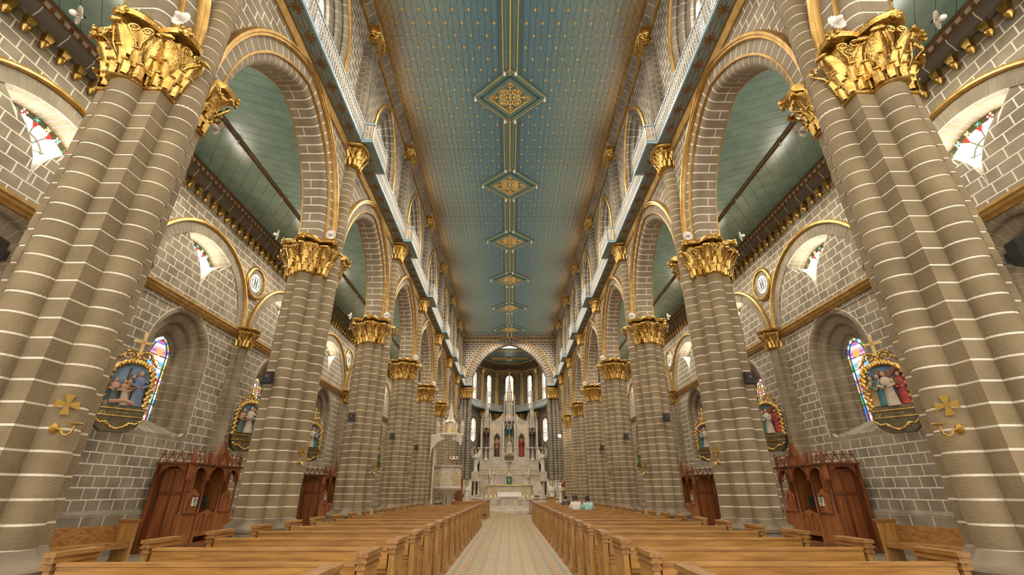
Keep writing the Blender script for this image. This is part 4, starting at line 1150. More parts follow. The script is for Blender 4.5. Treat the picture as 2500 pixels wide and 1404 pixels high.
# ================================================================== chancel wall and apse
KA, KH, KS = 3.50, 4.25, 10.0
def end_walls():
    wall = struct(empty('wall_chancel'), 'stone wall with the pointed chancel arch')
    fn = lambda x, z, d: (x, YE - d, z)
    def holes(z):
        h = arch_half(KA, KH, z - KS, .7)
        return [(-h, h)] if h else []
    st, mo = bricks(-AX, AX, KS, ZC, .215, .40, holes, fn, .004, .03)
    MB().add(mo.v, mo.f).build('mortar', 'mortar', wall); pieces_out(wall, 'stone', st, 'apse_brick', 0)
    L, R = archpath(KA, KH, 24, KS)
    v = []; mo = MB()
    for half in (L, R):
        for i, (a, b) in enumerate(zip(half[:-1], half[1:])):
            for c0, c1 in (((0, .33), (.35, .68)) if i % 2 else ((0, .22), (.24, .68))):
                v += path_pieces([a, b], [(-.5, c0), (.02, c0), (.02, c1), (-.5, c1)], fn, 0, .03)
        path_sweep(mo, half, [(-.49, .01), (.008, .01), (.008, .7), (-.49, .7)], fn, 0)
        mb = MB(); path_sweep(mb, half, [(0, .68), (.08, .69), (.10, .74), (.08, .80), (0, .81)], fn, 0); mb.build('gilded_hood', 'gold_flat', wall, 40)
    mo.build('mortar', 'mortar', wall); pieces_out(wall, 'ring_stone', v, 'apse_brick', 96, 5)
    for z0, z1, d, m in ((14.50, 14.56, .06, 'gold_flat'), (14.72, 14.80, .10, 'gold_flat'), (14.56, 14.72, .04, 'brown_trim'), (15.02, 15.1, .12, 'gold_flat')):
        for s in (-1, 1): MB(s).box(1.0 if z0 < 14.9 else 0, AX, YE - d, YE, z0, z1).build('band', m, wall)
    mb = MB(); x = -AX
    while x < AX:
        if abs(x) > 1.0: mb.box(x, x + .06, YE - .07, YE, 14.58, 14.70)
        x += .13
    mb.build('dentil', 'cream', wall)['kind'] = 'stuff'
    # chancel jamb shafts and their gilded capitals
    for s in (-1, 1):
        sp = []; mm = MB(s); z0, z1, n = .9, 9.1, 40; hh = (z1 - z0) / n
        cs = [(3.62, YE - .10, .17), (3.98, YE - .16, .17), (4.28, YE - .22, .15), (3.55, YE + .28, .15)]
        for i in range(n):
            for cx, cy, r in cs:
                mb = MB(); mb.loft([[(cx + r * cos(t), cy + r * sin(t), z) for t in [2 * pi * j / 10 for j in range(10)]] for z in (z0 + i * hh + .012, z0 + (i + 1) * hh - .012)]); sp.append((mb.v, mb.f))
            mb = MB(); mb.box(3.62, 4.9, YE - .1, YE + .5, z0 + i * hh + .012, z0 + (i + 1) * hh - .012); sp.append((mb.v, mb.f))
        for cx, cy, r in cs: mm.lathe([(r - .008, z0), (r - .008, z1)], (cx, cy, 0), 10)
        mm.box(3.63, 4.9, YE - .09, YE + .49, FZ, z1 + .9); mm.build('mortar', 'mortar', wall)
        pieces_out(wall, 'jamb_stone', sp, 'cler_brick', 0, side=s)
        cb, cl = capital_meshes(rho_union(.30, [], 0, 0), 0, .92, .16, 16, 2, n=40)
        c = put('chancel_capital', CCAP, wall, (s * 3.92, YE - .12, 9.1), scale=(s * 1.35, 1, 1)); put('leafwork', CCLEAF, c)
        mb = MB(s); mb.box(3.36, 4.2, YE - .55, YE + .3, ZG, ZG + .07); mb.build('balcony_floor', 'soffit', wall)
        mb = MB(s)
        for z_ in (ZG + .07, ZG + .60):
            mb.box(3.36, 4.2, YE - .57, YE - .53, z_, z_ + .03); mb.box(3.34, 3.38, YE - .57, YE + .3, z_, z_ + .03)
        mb.build('balcony_rail', 'rail_blue', wall)
        mb = MB(s); x = 3.40
        while x < 4.2: mb.box(x, x + .025, YE - .56, YE - .54, ZG + .1, ZG + .6); mb.tube([(x + .05 + .035 * cos(t), YE - .55, ZG + .34 + .05 * sin(t)) for t in [2 * pi * j / 6 for j in range(6)]], .012, 4, True); x += .10
        mb.box(3.36, 4.2, YE - .548, YE - .546, ZG + .1, ZG + .24); mb.build('balcony_fretwork', 'rail_white', wall)
        # end walls of the aisles
        st, mo = bricks(4.9, WX, FZ, ZA, .25, .46, lambda z: [], fn, .004, .03)
        MB(s).add(mo.v, mo.f).build('mortar', 'mortar', wall); pieces_out(wall, 'aisle_end_stone', st, 'brick', 0, side=s)
cb_, cl_ = capital_meshes(rho_union(.30, [], 0, 0), 0, .92, .16, 16, 2, n=40)
CCAP = cb_.mesh('chancel_capital', 'gold', 50); CCLEAF = joined(cl_).mesh('leafwork', 'gold', 50)
end_walls()
AV = [(4.30, 41.8), (4.05, 43.8), (2.84, 46.3), (1.37, 48.0), (-1.37, 48.0), (-2.84, 46.3), (-4.05, 43.8), (-4.30, 41.8)]
ZAP = 13.95
def apse():
    wall = struct(empty('wall_apse'), 'polygonal apse wall of brown stones behind the high altar')
    pil = MB()
    for i in range(7):
        (xa, ya), (xb, yb) = AV[i], AV[i + 1]; L = hypot(xb - xa, yb - ya); ux, uy = (xb - xa) / L, (yb - ya) / L
        nx, ny = uy, -ux
        if nx * (0 - xa) + ny * (43 - ya) < 0: nx, ny = -nx, -ny
        fn = lambda a, z, d: (xa + ux * a + nx * d, ya + uy * a + ny * d, z)
        wins = []
        if i in (1, 5): wins = [(.33, 9.75, 12.25, .34), (.40, 5.9, 7.6, .40)]
        elif i in (2, 4): wins = [(.31, 9.4, 12.35, .34)]
        elif i == 3: wins = [(.42, 9.3, 12.42, .42)]
        def holes(z):
            for hw, zb, zs, rise in wins:
                if zb <= z < zs + rise:
                    h = arch_half(hw, rise, z - zs); return [(L / 2 - h, L / 2 + h)] if h else []
            return []
        st, mo = bricks(0, L, FZ, ZAP, .205, .36, holes, fn, .004, .03)
        mo.build('mortar', 'mortar', wall); pieces_out(wall, 'stone', st, 'apse_brick', 0)
        for hw, zb, zs, rise in wins:
            low = zb < 8
            wn = struct(empty(window_name()), '%s stained lancet of the apse%s' % (['', 'right', 'inner right', 'middle', 'inner left', 'left'][i].strip(), ', lower row' if low else ''))
            Lh, Rh = archpath(hw, rise, 7, zs, zb, 6)
            P = [(y + L / 2, z) for y, z, *_ in Lh] + [(y + L / 2, z) for y, z, *_ in reversed(Rh[:-1])]
            MB().prism(P, fn, -.16, -.15).build('pane', 'g_apse', wn)
            rnd = random.Random(i)
            mbs = {}
            for half in (Lh, Rh):
                for a, b in zip(half[:-1], half[1:]):
                    q = lambda p_, o: (p_[0] + p_[2] * o + L / 2, p_[1] + p_[3] * o)
                    mbs.setdefault('yellow', MB()).prism([q(a, 0), q(b, 0), q(b, -.055), q(a, -.055)], fn, -.15, -.14)
            zc = zb + (zs - zb) * .45
            for k in range(14):
                t = 2 * pi * k / 14; r = .22 if not low else .26; col = ('blue', 'sky', 'red', 'green', 'yellow', 'violet')[k % 6]
                c_ = (L / 2 + r * cos(t), zc + r * 1.2 * sin(t))
                if abs(c_[0] - L / 2) < hw - .07: mbs.setdefault(col, MB()).prism([(c_[0] + .075 * cos(j), c_[1] + .09 * sin(j)) for j in range(6)], fn, -.15, -.14)
            mbs.setdefault('red' if i != 4 else 'blue', MB()).prism([(L / 2 + .1 * cos(j * pi / 3), zc + .16 * sin(j * pi / 3)) for j in range(6)], fn, -.15, -.138)
            for col, mb in mbs.items(): mb.build('coloured_pane', 'g_' + col, wn)
            mb = MB(); z = zb + .3
            while z < zs + rise - .1:
                h = arch_half(hw, rise, z - zs); mb.prism([(L / 2 - h, z - .012), (L / 2 + h, z - .012), (L / 2 + h, z + .012), (L / 2 - h, z + .012)], fn, -.14, -.12); z += .42
            mb.build('glazing_bar', 'lead', wn)
            rv = MB()
            for half in (Lh, Rh): path_sweep(rv, half, [(.0, 0), (.0, .02), (-.16, .02), (-.16, 0)], lambda a, z, d: fn(a + L / 2, z, d), 0)
            rv.build('reveal', 'mortar', wn)
            v = []
            for half in (Lh, Rh): v += path_pieces(half[5:], [(0, .02), (.03, .02), (.03, .2), (0, .2)], lambda a, z, d: fn(a + L / 2, z, d), 0, .02)
            pieces_out(wn, 'ring_stone', v, 'apse_brick', 0)
        # cornices
        for z0, z1, d, m in ((13.05, 13.12, .08, 'gold_flat'), (13.12, 13.30, .05, 'brown_trim'), (13.30, 13.40, .14, 'gold_flat'), (13.40, 13.75, .10, 'apse_brick'), (13.75, ZAP, .24, 'brown_trim'), (9.05, 9.2, .1, 'gold_flat')):
            mb = MB(); mb.prism([(0, z0), (L, z0), (L, z1), (0, z1)], fn, 0, d); mb.build('cornice', m, wall)
        mb = MB(); a = 0
        while a < L: mb.prism([(a, 13.15), (a + .07, 13.15), (a + .07, 13.27), (a, 13.27)], fn, .05, .08); a += .14
        mb.build('dentil', 'cream', wall)['kind'] = 'stuff'
        # apse gallery
        g0, g1 = .62, .66
        mb = MB(); mb.prism([(0, 8.92), (L, 8.92), (L, 9.0), (0, 9.0)], fn, 0, .70); mb.build('gallery_slab', 'soffit', wall)
        mb = MB(); mb.prism([(-.1, 9.0), (L + .1, 9.0), (L + .1, 9.06), (-.1, 9.06)], fn, .62, .72); mb.prism([(-.1, 9.50), (L + .1, 9.50), (L + .1, 9.55), (-.1, 9.55)], fn, .62, .71); mb.build('gallery_rail_bar', 'rail_blue', wall)
        mb = MB(); a = 0
        while a < L: mb.prism([(a, 9.06), (a + .05, 9.06), (a + .05, 9.62), (a, 9.62)], fn, .655, .675); a += .085
        mb.build('gallery_fretwork', 'rail_white', wall)['kind'] = 'stuff'
    for i in range(1, 7):
        x, y = AV[i]; l = hypot(x, y - 43); ix, iy = -x / l, -(y - 43) / l
        if i in (2, 3, 4, 5):
            c = (x + ix * .06, y + iy * .06)
            a = atan2(iy, ix)
            mb = MB(); mb.cbox((c[0], c[1], 11.1), (.12, .34, 3.3), rz=a); mb.build('gilded_pilaster', 'gold_soft', wall)
            mb = MB(); mb.loft([[(c[0] + r * cos(t) * 1.0, c[1] + r * sin(t), z) for t in [2 * pi * j / 8 for j in range(8)]] for r, z in ((.19, 12.55), (.21, 12.6), (.18, 12.65), (.24, 12.9), (.30, 13.0), (.31, 13.06))]); mb.build('pilaster_capital', 'gold', wall)
        o = put('apse_capital', UBELL, wall, (x + ix * .2, y + iy * .2, 8.2)); put('leafwork', ULEAF, o)
        sp = []
        for k in range(38):
            mb = MB(); mb.lathe([(.15, 1.0 + k * .19), (.15, 1.0 + k * .19 + .165)], (x + ix * .1, y + iy * .1, 0), 8); sp.append((mb.v, mb.f))
        pieces_out(wall, 'shaft_stone', sp, 'apse_brick', 0)
        MB().lathe([(.14, .9), (.14, 8.3)], (x + ix * .1, y + iy * .1, 0), 8).build('mortar', 'mortar', wall)
    ce = struct(empty('ceiling_apse'), 'teal apse ceiling with a gilt emblem')
    P = [(x, y) for x, y in AV]
    MB().prism(P, lambda a, b, d: (a, b, d), ZAP, ZAP + .08).build('boards', 'ceil_green', ce)
    mb = MB()
    for k in range(len(P)):
        (xa, ya), (xb, yb) = P[k], P[(k + 1) % len(P)]
        q = lambda x, y: (x * .80, 44.3 + (y - 44.3) * .80, ZAP - .02)
        mb.tube([q(xa, ya), q(xb, yb)], .05, 5)
    mb.build('gilt_border', 'gold_soft', ce)
    em = MB()
    for sg in (-1, 1):
        for k in range(7):
            em.tube([(sg * (.25 + .22 * k), 45.2, ZAP - .03), (sg * (.42 + .22 * k), 45.2 + .45 * (1 - k / 9), ZAP - .03), (sg * (.62 + .2 * k), 45.2 + .2, ZAP - .03)], .035, 5)
            em.tube([(sg * (.25 + .22 * k), 45.0, ZAP - .03), (sg * (.42 + .22 * k), 45.0 - .45 * (1 - k / 9), ZAP - .03), (sg * (.62 + .2 * k), 45.0 - .2, ZAP - .03)], .035, 5)
        em.tube([(sg * .3, 45.1, ZAP - .03), (sg * 1.9, 45.1, ZAP - .03)], .03, 5)
    em.build('gilt_branches', 'gold_soft', ce)
    d = MB(); d.ball((0, 45.1, ZAP - .12), .34, 12, 1, 1, .35); d.build('emblem_boss', 'gold_soft', ce, 50)
    d = MB()
    for sg in (-1, 1): d.prism([(sg * .1, 44.75), (sg * .5, 44.65), (sg * .42, 44.95)], lambda a, b, e: (a, b, e), ZAP - .08, ZAP - .03)
    d.build('emblem_wings', 'cream', ce)
apse()
# ================================================================== presbytery platform
pl = struct(empty('floor_presbytery'), 'raised marble floor of the presbytery')
for y0, z1 in ((35.4, .27), (35.85, .44), (40.2, .65), (40.7, .86), (41.4, 1.05)):
    MB().box(-AX - .2 if y0 > 40 else -WX + .2, AX + .2 if y0 > 40 else WX - .2, y0, 48.2, FZ, z1).build('step', 'marble', pl)
# ================================================================== pews
def pew(L, name='pew', kneel=True):
    """local: x from 0 (aisle end) to L, y=0 is the back plane, people face +y"""
    H = .93
    P = {}
    mb = MB(); mb.box(0, L, -.0, .035, .10, .62); P['back_panel'] = (mb.mesh('back_panel', 'wood'), (0, 0, 0))
    mb = MB(); mb.box(.05, L - .05, -.028, .045, .66, .84); mb.box(.05, L - .05, -.04, .055, .825, .85); P['back_rail'] = (mb.mesh('back_rail', 'wood'), (0, 0, 0))
    mb = MB(); mb.box(.05, L - .05, .0, .03, .60, .68); P['back_panel2'] = (mb.mesh('back_panel', 'wood'), (0, 0, 0))
    mb = MB(); mb.box(.05, L - .05, .03, .42, .40, .44); mb.box(.05, L - .05, .385, .42, .33, .40); P['seat'] = (mb.mesh('seat', 'wood'), (0, 0, 0))
    e = MB(); e.box(-.028, .028, -.05, .40, .0, .80); e.box(-.045, .045, -.07, .44, 0, .09)
    END = e.mesh('end_panel', 'wood_end')
    c = MB()
    for o, z0, z1 in ((.012, .80, .825), (.004, .825, .85), (.022, .85, .87), (.010, .87, .895), (.026, .895, .93)):
        c.box(-.032 - o, .032 + o, -.056 - o, .39 + o, z0, z1)
    CAP = c.mesh('end_cap', 'wood_cap')
    ar = MB()
    for sgn in (-1, 1):
        ar.tube([(-.030 * 1, .07 + .09 + sgn * .06, .40), (-.030, .16 + sgn * .06, .52), (-.030, .16 + sgn * .03, .58), (-.030, .16, .63)], .004, 4)
    CARV = ar.mesh('carved_arch', 'wood_cap')
    k = MB(); k.tube([(.02, -.40, .20), (.10, -.40, .20), (L - .1, -.40, .20), (L - .02, -.40, .20)], [.03, .068, .068, .03], 10); KN = k.mesh('kneeler_pad', 'pad', 50)
    kb = MB(); kb.box(.05, L - .05, -.46, -.34, .03, .14); KB = kb.mesh('kneeler_board', 'wood')
    t = empty(name)
    for n, (me, loc) in P.items(): put(me.name.split('.')[0], me, t)
    for x in (0, L):
        o = put('end_panel', END, t, (x, 0, 0)); put('end_cap', CAP, o)
        if x == 0: put('carved_arch', CARV, o)
    if kneel: put('kneeler_board', KB, t); put('kneeler_pad', KN, t)
    return t
PITCH = 1.11; ROW0 = 4.62
PX0, PX1 = 1.24, 3.84
proto = {}
for s in (-1, 1):
    base = None
    rows = list(range(-1, 21)) if s > 0 else list(range(-1, 17)) + [22, 23, 24]
    for i, k in enumerate(rows):
        y = ROW0 + PITCH * k - .17
        lab = 'Oak pew %s of the centre aisle, %s row counted from the camera' % (SIDE[s], ORD[i])
        if base is None:
            base = pew(PX1 - PX0); tag(base, lab, 'pew', 'pews %s of the aisle' % SIDE[s]); base.location = (PX0 if s > 0 else -PX0, y, FZ)
            if s < 0:
                base.scale = (-1, 1, 1)
        else:
            dup(base, (PX0 if s > 0 else -PX0, y, FZ), lab)
# side benches along the walls
def bench(L):
    t = empty('side_bench')
    m1 = MB(); m1.box(-L / 2, L / 2, -.02, .02, .30, .74); put('back_panel', m1.mesh('back_panel', 'wood_cap'), t)
    m2 = MB(); m2.box(-L / 2, L / 2, .02, .44, .38, .42); m2.box(-L / 2, L / 2, .40, .44, .31, .38); put('seat', m2.mesh('seat', 'wood_cap'), t)
    e = MB(); e.box(-.025, .025, -.05, .46, 0, .78); e.box(-.04, .04, -.07, .48, 0, .07); E_ = e.mesh('end_panel', 'wood_end')
    c = MB()
    for o, z0, z1 in ((.008, .78, .80), (.018, .80, .825), (.028, .825, .85)): c.box(-.03 - o, .03 + o, -.055 - o, .46 + o, z0, z1)
    C_ = c.mesh('end_cap', 'wood_cap')
    for x in (-L / 2, L / 2): o = put('end_panel', E_, t, (x, 0, 0)); put('end_cap', C_, o)
    return t
bn = None
for s in (-1, 1):
    for i, (x, y, rz, lab) in enumerate(((8.72, 10.35, .30, 'between the nearest pier and the confessional'), (8.7, 17.1, .12, 'beyond the first confessional, past the second pier'), (8.75, 27.0, .05, 'far down the aisle past the second confessional'))):
        lb = 'Oak side bench in the %s aisle, %s' % (SIDE[s], lab)
        # seat faces the nave
        ang = (pi / 2 + rz) if s > 0 else (-pi / 2 - rz)
        if bn is None: bn = bench(1.7); tag(bn, lb, 'bench', 'side benches'); bn.location = (s * x, y, FZ); bn.rotation_euler = (0, 0, ang)
        else: dup(bn, (s * x, y, FZ), lb, ang)
# ================================================================== confessionals
def confessional(s, y0, label, sign=True):
    D, L = .95, 2.3
    xw = WX - .12                       # back
    t = thing('confessional', label, 'confessional', (s * (xw - D / 2), y0 + L / 2, FZ), group='carved confessionals')
    hx, hy = D / 2, L / 2
    def part(name, mb, mat, par=t, sm=False): return mb.build(name, mat, par, sm)
    part('plinth', MB(s).box(-hx - .06, hx, -hy - .08, hy + .08, 0, .16), 'redwood')
    part('back_panel', MB(s).box(hx - .04, hx, -hy, hy, .16, 2.1), 'redwood')
    part('roof', MB(s).box(-hx, hx, -hy, hy, 2.06, 2.1), 'redwood')
    ys = [-hy, -.42, .42, hy]
    # partitions and side walls
    for i, y in enumerate(ys):
        if i in (0, 3):
            w_ = empty('side_wall', parent=t)
            MB(s).box(hx - .10, hx, y - .02, y + .02, .16, 1.75).build('side_post', 'redwood', w_)
            L_, R_ = archpath(hx - .12, .30, 7, 1.70)
            for half in (L_, R_):
                for a, b in zip(half[:-1], half[1:]):
                    MB(s).prism([(a[0], a[1]), (b[0], b[1]), (b[0], 2.06), (a[0], 2.06)], lambda x, z, d: (x, y + d, z), -.02, .02).build('arch_board', 'redwood', w_)
            MB(s).box(-hx + .06, hx, y + (.30 if i == 0 else -.34), y + (.34 if i == 0 else -.30), .16, 1.98).build('inner_board', 'redwood2', w_)
            for x in (-.20, .12): MB(s).box(x - .02, x + .02, y + (.27 if i == 0 else -.3), y + (.3 if i == 0 else -.27), .16, 1.9).build('stile', 'redwood', w_)
            MB(s).box(-hx + .03, hx, y + (.26 if i == 0 else -.3), y + (.30 if i == 0 else -.26), 1.32, 1.40).build('rail', 'redwood', w_)
        else:
            w_ = MB(s).box(-hx + .05, hx, y - .02, y + .02, .16, 2.06).build('partition', 'redwood2', t)
            MB(s).box(-.16, .06, y - .03, y + .03, 1.0, 1.3).build('screen', 'greenglass', w_)
    # front: posts, arches, doors
    for i, y in enumerate(ys):
        MB(s).box(-hx - .02, -hx + .07, y - .045, y + .045, .16, .86).build('post_base', 'redwood2', t)
        mb = MB(s)
        for dy in (-.022, .022): mb.lathe([(.03, .86), (.03, .89), (.019, .91), (.019, 1.60), (.03, 1.63), (.045, 1.68)], (-hx + .02, y + dy, 0), 8)
        mb.build('colonnette', 'redwood', t, 40)
        MB(s).box(-hx - .06, -hx + .10, y - .085, y + .085, 1.68, 1.715).build('impost', 'redwood', t)
        MB(s).box(-hx - .01, -hx + .07, y - .045, y + .045, 1.715, 2.08).build('pier_block', 'redwood2', t)
        mb = MB(s); mb.lathe([(.055, 2.12), (.05, 2.38), (.062, 2.39), (.02, 2.42), (.032, 2.45), (.012, 2.49), (.022, 2.51), (.004, 2.55)], (-hx + .03, y, 0), 4 if i in (0, 3) else 8); mb.build('finial_post', 'redwood', t)
    for i in range(3):
        ya, yb = ys[i] + .045, ys[i + 1] - .045; m = (ya + yb) / 2; hw = (yb - ya) / 2
        L_, R_ = archpath(hw, hw * .95, 8, 1.715)
        fr = MB(s); tr = MB(s)
        for half in (L_, R_):
            for a, b in zip(half[:-1], half[1:]):
                za, zb = min(a[1], 2.08), min(b[1], 2.08)
                fr.prism([(m + a[0], za), (m + b[0], zb), (m + b[0], 2.085), (m + a[0], 2.085)], lambda y, z, d: (-hx + d, y, z), 0, .05)
            path_sweep(tr, [q for q in half if q[1] < 2.10], [(-.02, -.03), (.03, -.03), (.04, 0), (.03, .02), (-.02, .02)], lambda y, z, d: (-hx - d, y, z), m)
        fr.build('arch_spandrel', 'redwood2', t); tr.build('arch_moulding', 'redwood', t, 40)
        if i == 1:
            for sg in (-1, 1):
                d = MB(s); d.prism([(0, .30), (sg * .37, .30), (sg * .37, .84), (sg * .2, .88), (0, .94)], lambda y, z, e: (-hx + e, m + y, z), .0, .035); d = d.build('half_door', 'redwood2', t)
                L2, R2 = archpath(.11, .14, 6, .70, .42, 2)
                mb = MB(s)
                for half in (L2, R2): path_sweep(mb, half, [(-.0, -.01), (.014, -.01), (.014, .01), (0, .01)], lambda y, z, e: (-hx - e, y, z), m + sg * .185)
                mb.build('carved_arch', 'redwood', d)
        else:
            d = MB(s); d.box(-hx + .02, -hx + .05, ya, yb, .16, .86); d.build('lower_panel', 'redwood2', t)
            pn = MB(s); pn.prism([(-.25, .88), (.25, .88), (.25, 1.34), (.14, 1.37), (.05, 1.44), (0, 1.47), (-.05, 1.44), (-.14, 1.37), (-.25, 1.34)], lambda y, z, e: (-hx + e, m + y, z), .01, .04); pn = pn.build('upper_panel', 'redwood2', t)
            L2, R2 = archpath(.15, .17, 6, 1.15, .95, 2); mb = MB(s)
            for half in (L2, R2): path_sweep(mb, half, [(-.0, -.012), (.016, -.012), (.016, .012), (0, .012)], lambda y, z, e: (-hx + .01 - e, y, z), m)
            mb.build('carved_arch', 'redwood', pn)
            MB(s).box(-hx - .02, -hx + .04, ya, yb, .86, .89).build('ledge', 'redwood', t)
            if sign and i == 0:
                sg_ = MB(s).box(-hx - .006, -hx - .002, m - .02, m + .20, 1.05, 1.25).build('paper_notice', 'paper', t)
                mb = MB(s)
                for z, wd in ((1.215, .14), (1.175, .15), (1.135, .13), (1.09, .07)):
                    y_ = m + .09 - wd / 2
                    while y_ < m + .09 + wd / 2: mb.box(-hx - .009, -hx - .006, y_, y_ + .013, z - .012, z + .012); y_ += .019
                mb.build('printed_lines', 'ink', sg_)
    # cornice, cresting, gable
    part('cornice', MB(s).box(-hx - .09, hx, -hy - .09, hy + .09, 2.08, 2.11).box(-hx - .06, hx, -hy - .06, hy + .06, 2.05, 2.08), 'redwood')
    def crest(parent, pts):
        for (xa, ya), (xb, yb) in pts:
            mb = MB(s); n = 9
            for k in range(n + 1):
                pass
            mb.tube([(xa + (xb - xa) * k / 8, ya + (yb - ya) * k / 8, 2.11 + .20 * sin(pi * k / 8)) for k in range(9)], .016, 5)
            cx, cy = (xa + xb) / 2, (ya + yb) / 2
            mb.tube([(cx, cy, 2.31), (cx, cy, 2.43)], [.012, .006], 5); mb.cbox((cx, cy, 2.385), (.05, .05, .022))
            mb.build('cresting', 'redwood', parent)
    pt = []
    for y in (-hy, hy):
        for k in range(4): pt.append(((-hx + .05 + .225 * k, y), (-hx + .05 + .225 * (k + 1), y)))
    for a, b in ((-hy, -.42), (.42, hy)):
        for k in range(3): pt.append(((-hx, a + .05 + (b - a - .1) * k / 3), (-hx, a + .05 + (b - a - .1) * (k + 1) / 3)))
    crest(t, pt)
    part('crest_rail', MB(s).box(-hx - .01, hx, -hy - .01, -hy + .01, 2.31, 2.33).box(-hx - .01, hx, hy - .01, hy + .01, 2.31, 2.33), 'redwood')
    g = MB(s); g.prism([(-.36, 2.11), (.36, 2.11), (.05, 2.68), (-.05, 2.68)], lambda y, z, e: (-hx + e, y, z), -.03, .03); g = g.build('gable', 'redwood2', t)
    mb = MB(s)
    for sg in (-1, 1):
        mb.tube([(-hx - .03, sg * .38, 2.11), (-hx - .03, sg * .02, 2.72)], .022, 5)
        for k in range(6): mb.ball((-hx - .03, sg * (.36 - .055 * k), 2.17 + .09 * k), .025, 5)
    mb.build('gable_crockets', 'redwood', g)
    mb = MB(s)
    for k in range(9):
        a = 2 * pi * k / 9; mb.tube([(-hx - .04, .06 * cos(a + t_), 2.30 + .09 * sin(a + t_)) for t_ in (0, .6, 1.2)], .009, 4)
    mb.tube([(-hx - .04, .15 * cos(t_), 2.29 + .17 * sin(t_)) for t_ in [2 * pi * j / 12 for j in range(12)]], .010, 4, True)
    mb.build('gable_tracery', 'redwood', g)
    mb = MB(s); mb.lathe([(.02, 2.68), (.035, 2.72), (.015, 2.75), (.015, 2.96), (.004, 2.98)], (-hx, 0, 0), 6); mb.cbox((-hx, 0, 2.88), (.03, .14, .03)); mb.build('gable_cross', 'redwood', g)
    return t
for s in (-1, 1):
    confessional(s, 12.95, 'Tall mahogany confessional with gabled cresting, %s aisle, nearer the camera' % SIDE[s])
    confessional(s, 22.4, 'Mahogany confessional half hidden behind the third pier, %s aisle' % SIDE[s])
    wd = thing('wainscot_panel', 'Low oak wainscot panel on the %s wall beside the nearer confessional' % SIDE[s], 'panelling', (s * (WX - .14), 16.0, FZ))
    MB(s).box(-.02, .03, -.7, .7, 0, 1.0).build('board', 'wood', wd); MB(s).box(-.06, .04, -.72, .72, 1.0, 1.05).build('top_rail', 'wood_cap', wd)
    for k in range(6):
        L2, R2 = archpath(.085, .09, 5, .72, .15, 2); mb = MB(s)
        for half in (L2, R2): path_sweep(mb, half, [(0, -.006), (.01, -.006), (.01, .006), (0, .006)], lambda y, z, e: (-.02 - e, y, z), -.58 + .232 * k)
        mb.build('carved_arch', 'wood_cap', wd)
# ================================================================== stations of the cross
def text_on(parent, body, size, mat, loc, rot):
    me = TXT[body]
    if not me.materials: me.materials.append(M[mat])
    o = put('lettering', me, parent, loc); o.rotation_euler = rot
    return o
def figure(mb, x, y, z, h, mats, lean=0.0, turn=0.0, n=10, depth=.6, arm=None):
    """small robed figure; mats indices (robe, mantle, skin, hair)"""
    R_ = [(.30, 0), (.28, .10), (.24, .30), (.22, .45), (.25, .60), (.26, .70), (.20, .78), (.09, .83)]
    ring = lambda r, t: [(x + h * .5 * r * depth * cos(a) , y + h * .5 * r * sin(a) + lean * h * t, z + h * t) for a in [2 * pi * k / n for k in range(n)]]
    mb.mi = mats[0]; mb.loft([ring(r, t) for r, t in R_[:5]])
    mb.mi = mats[1]; mb.loft([ring(r * 1.03, t) for r, t in R_[4:]])
    mb.mi = mats[2]; mb.ball((x, y + lean * h * .9, z + h * .90), h * .072, 8, 1, .9, 1.2)
    mb.mi = mats[3]; mb.ball((x + h * .02, y + lean * h * .9, z + h * .925), h * .074, 8, 1, 1, .95)
    for sg in (-1, 1):
        a = arm or (-.18, .06 * sg, .50)
        mb.mi = mats[1]; mb.tube([(x, y + sg * h * .13 + lean * h * .7, z + h * .74), (x - h * .10, y + sg * h * .17 + lean * h * .6, z + h * .58), (x + h * a[0], y + h * a[1] * 1.0 + lean * h * .6, z + h * a[2])], [h * .05, h * .045, h * .03], 6)
        mb.mi = mats[2]; mb.ball((x + h * a[0], y + h * a[1] + lean * h * .6, z + h * a[2]), h * .03, 6)
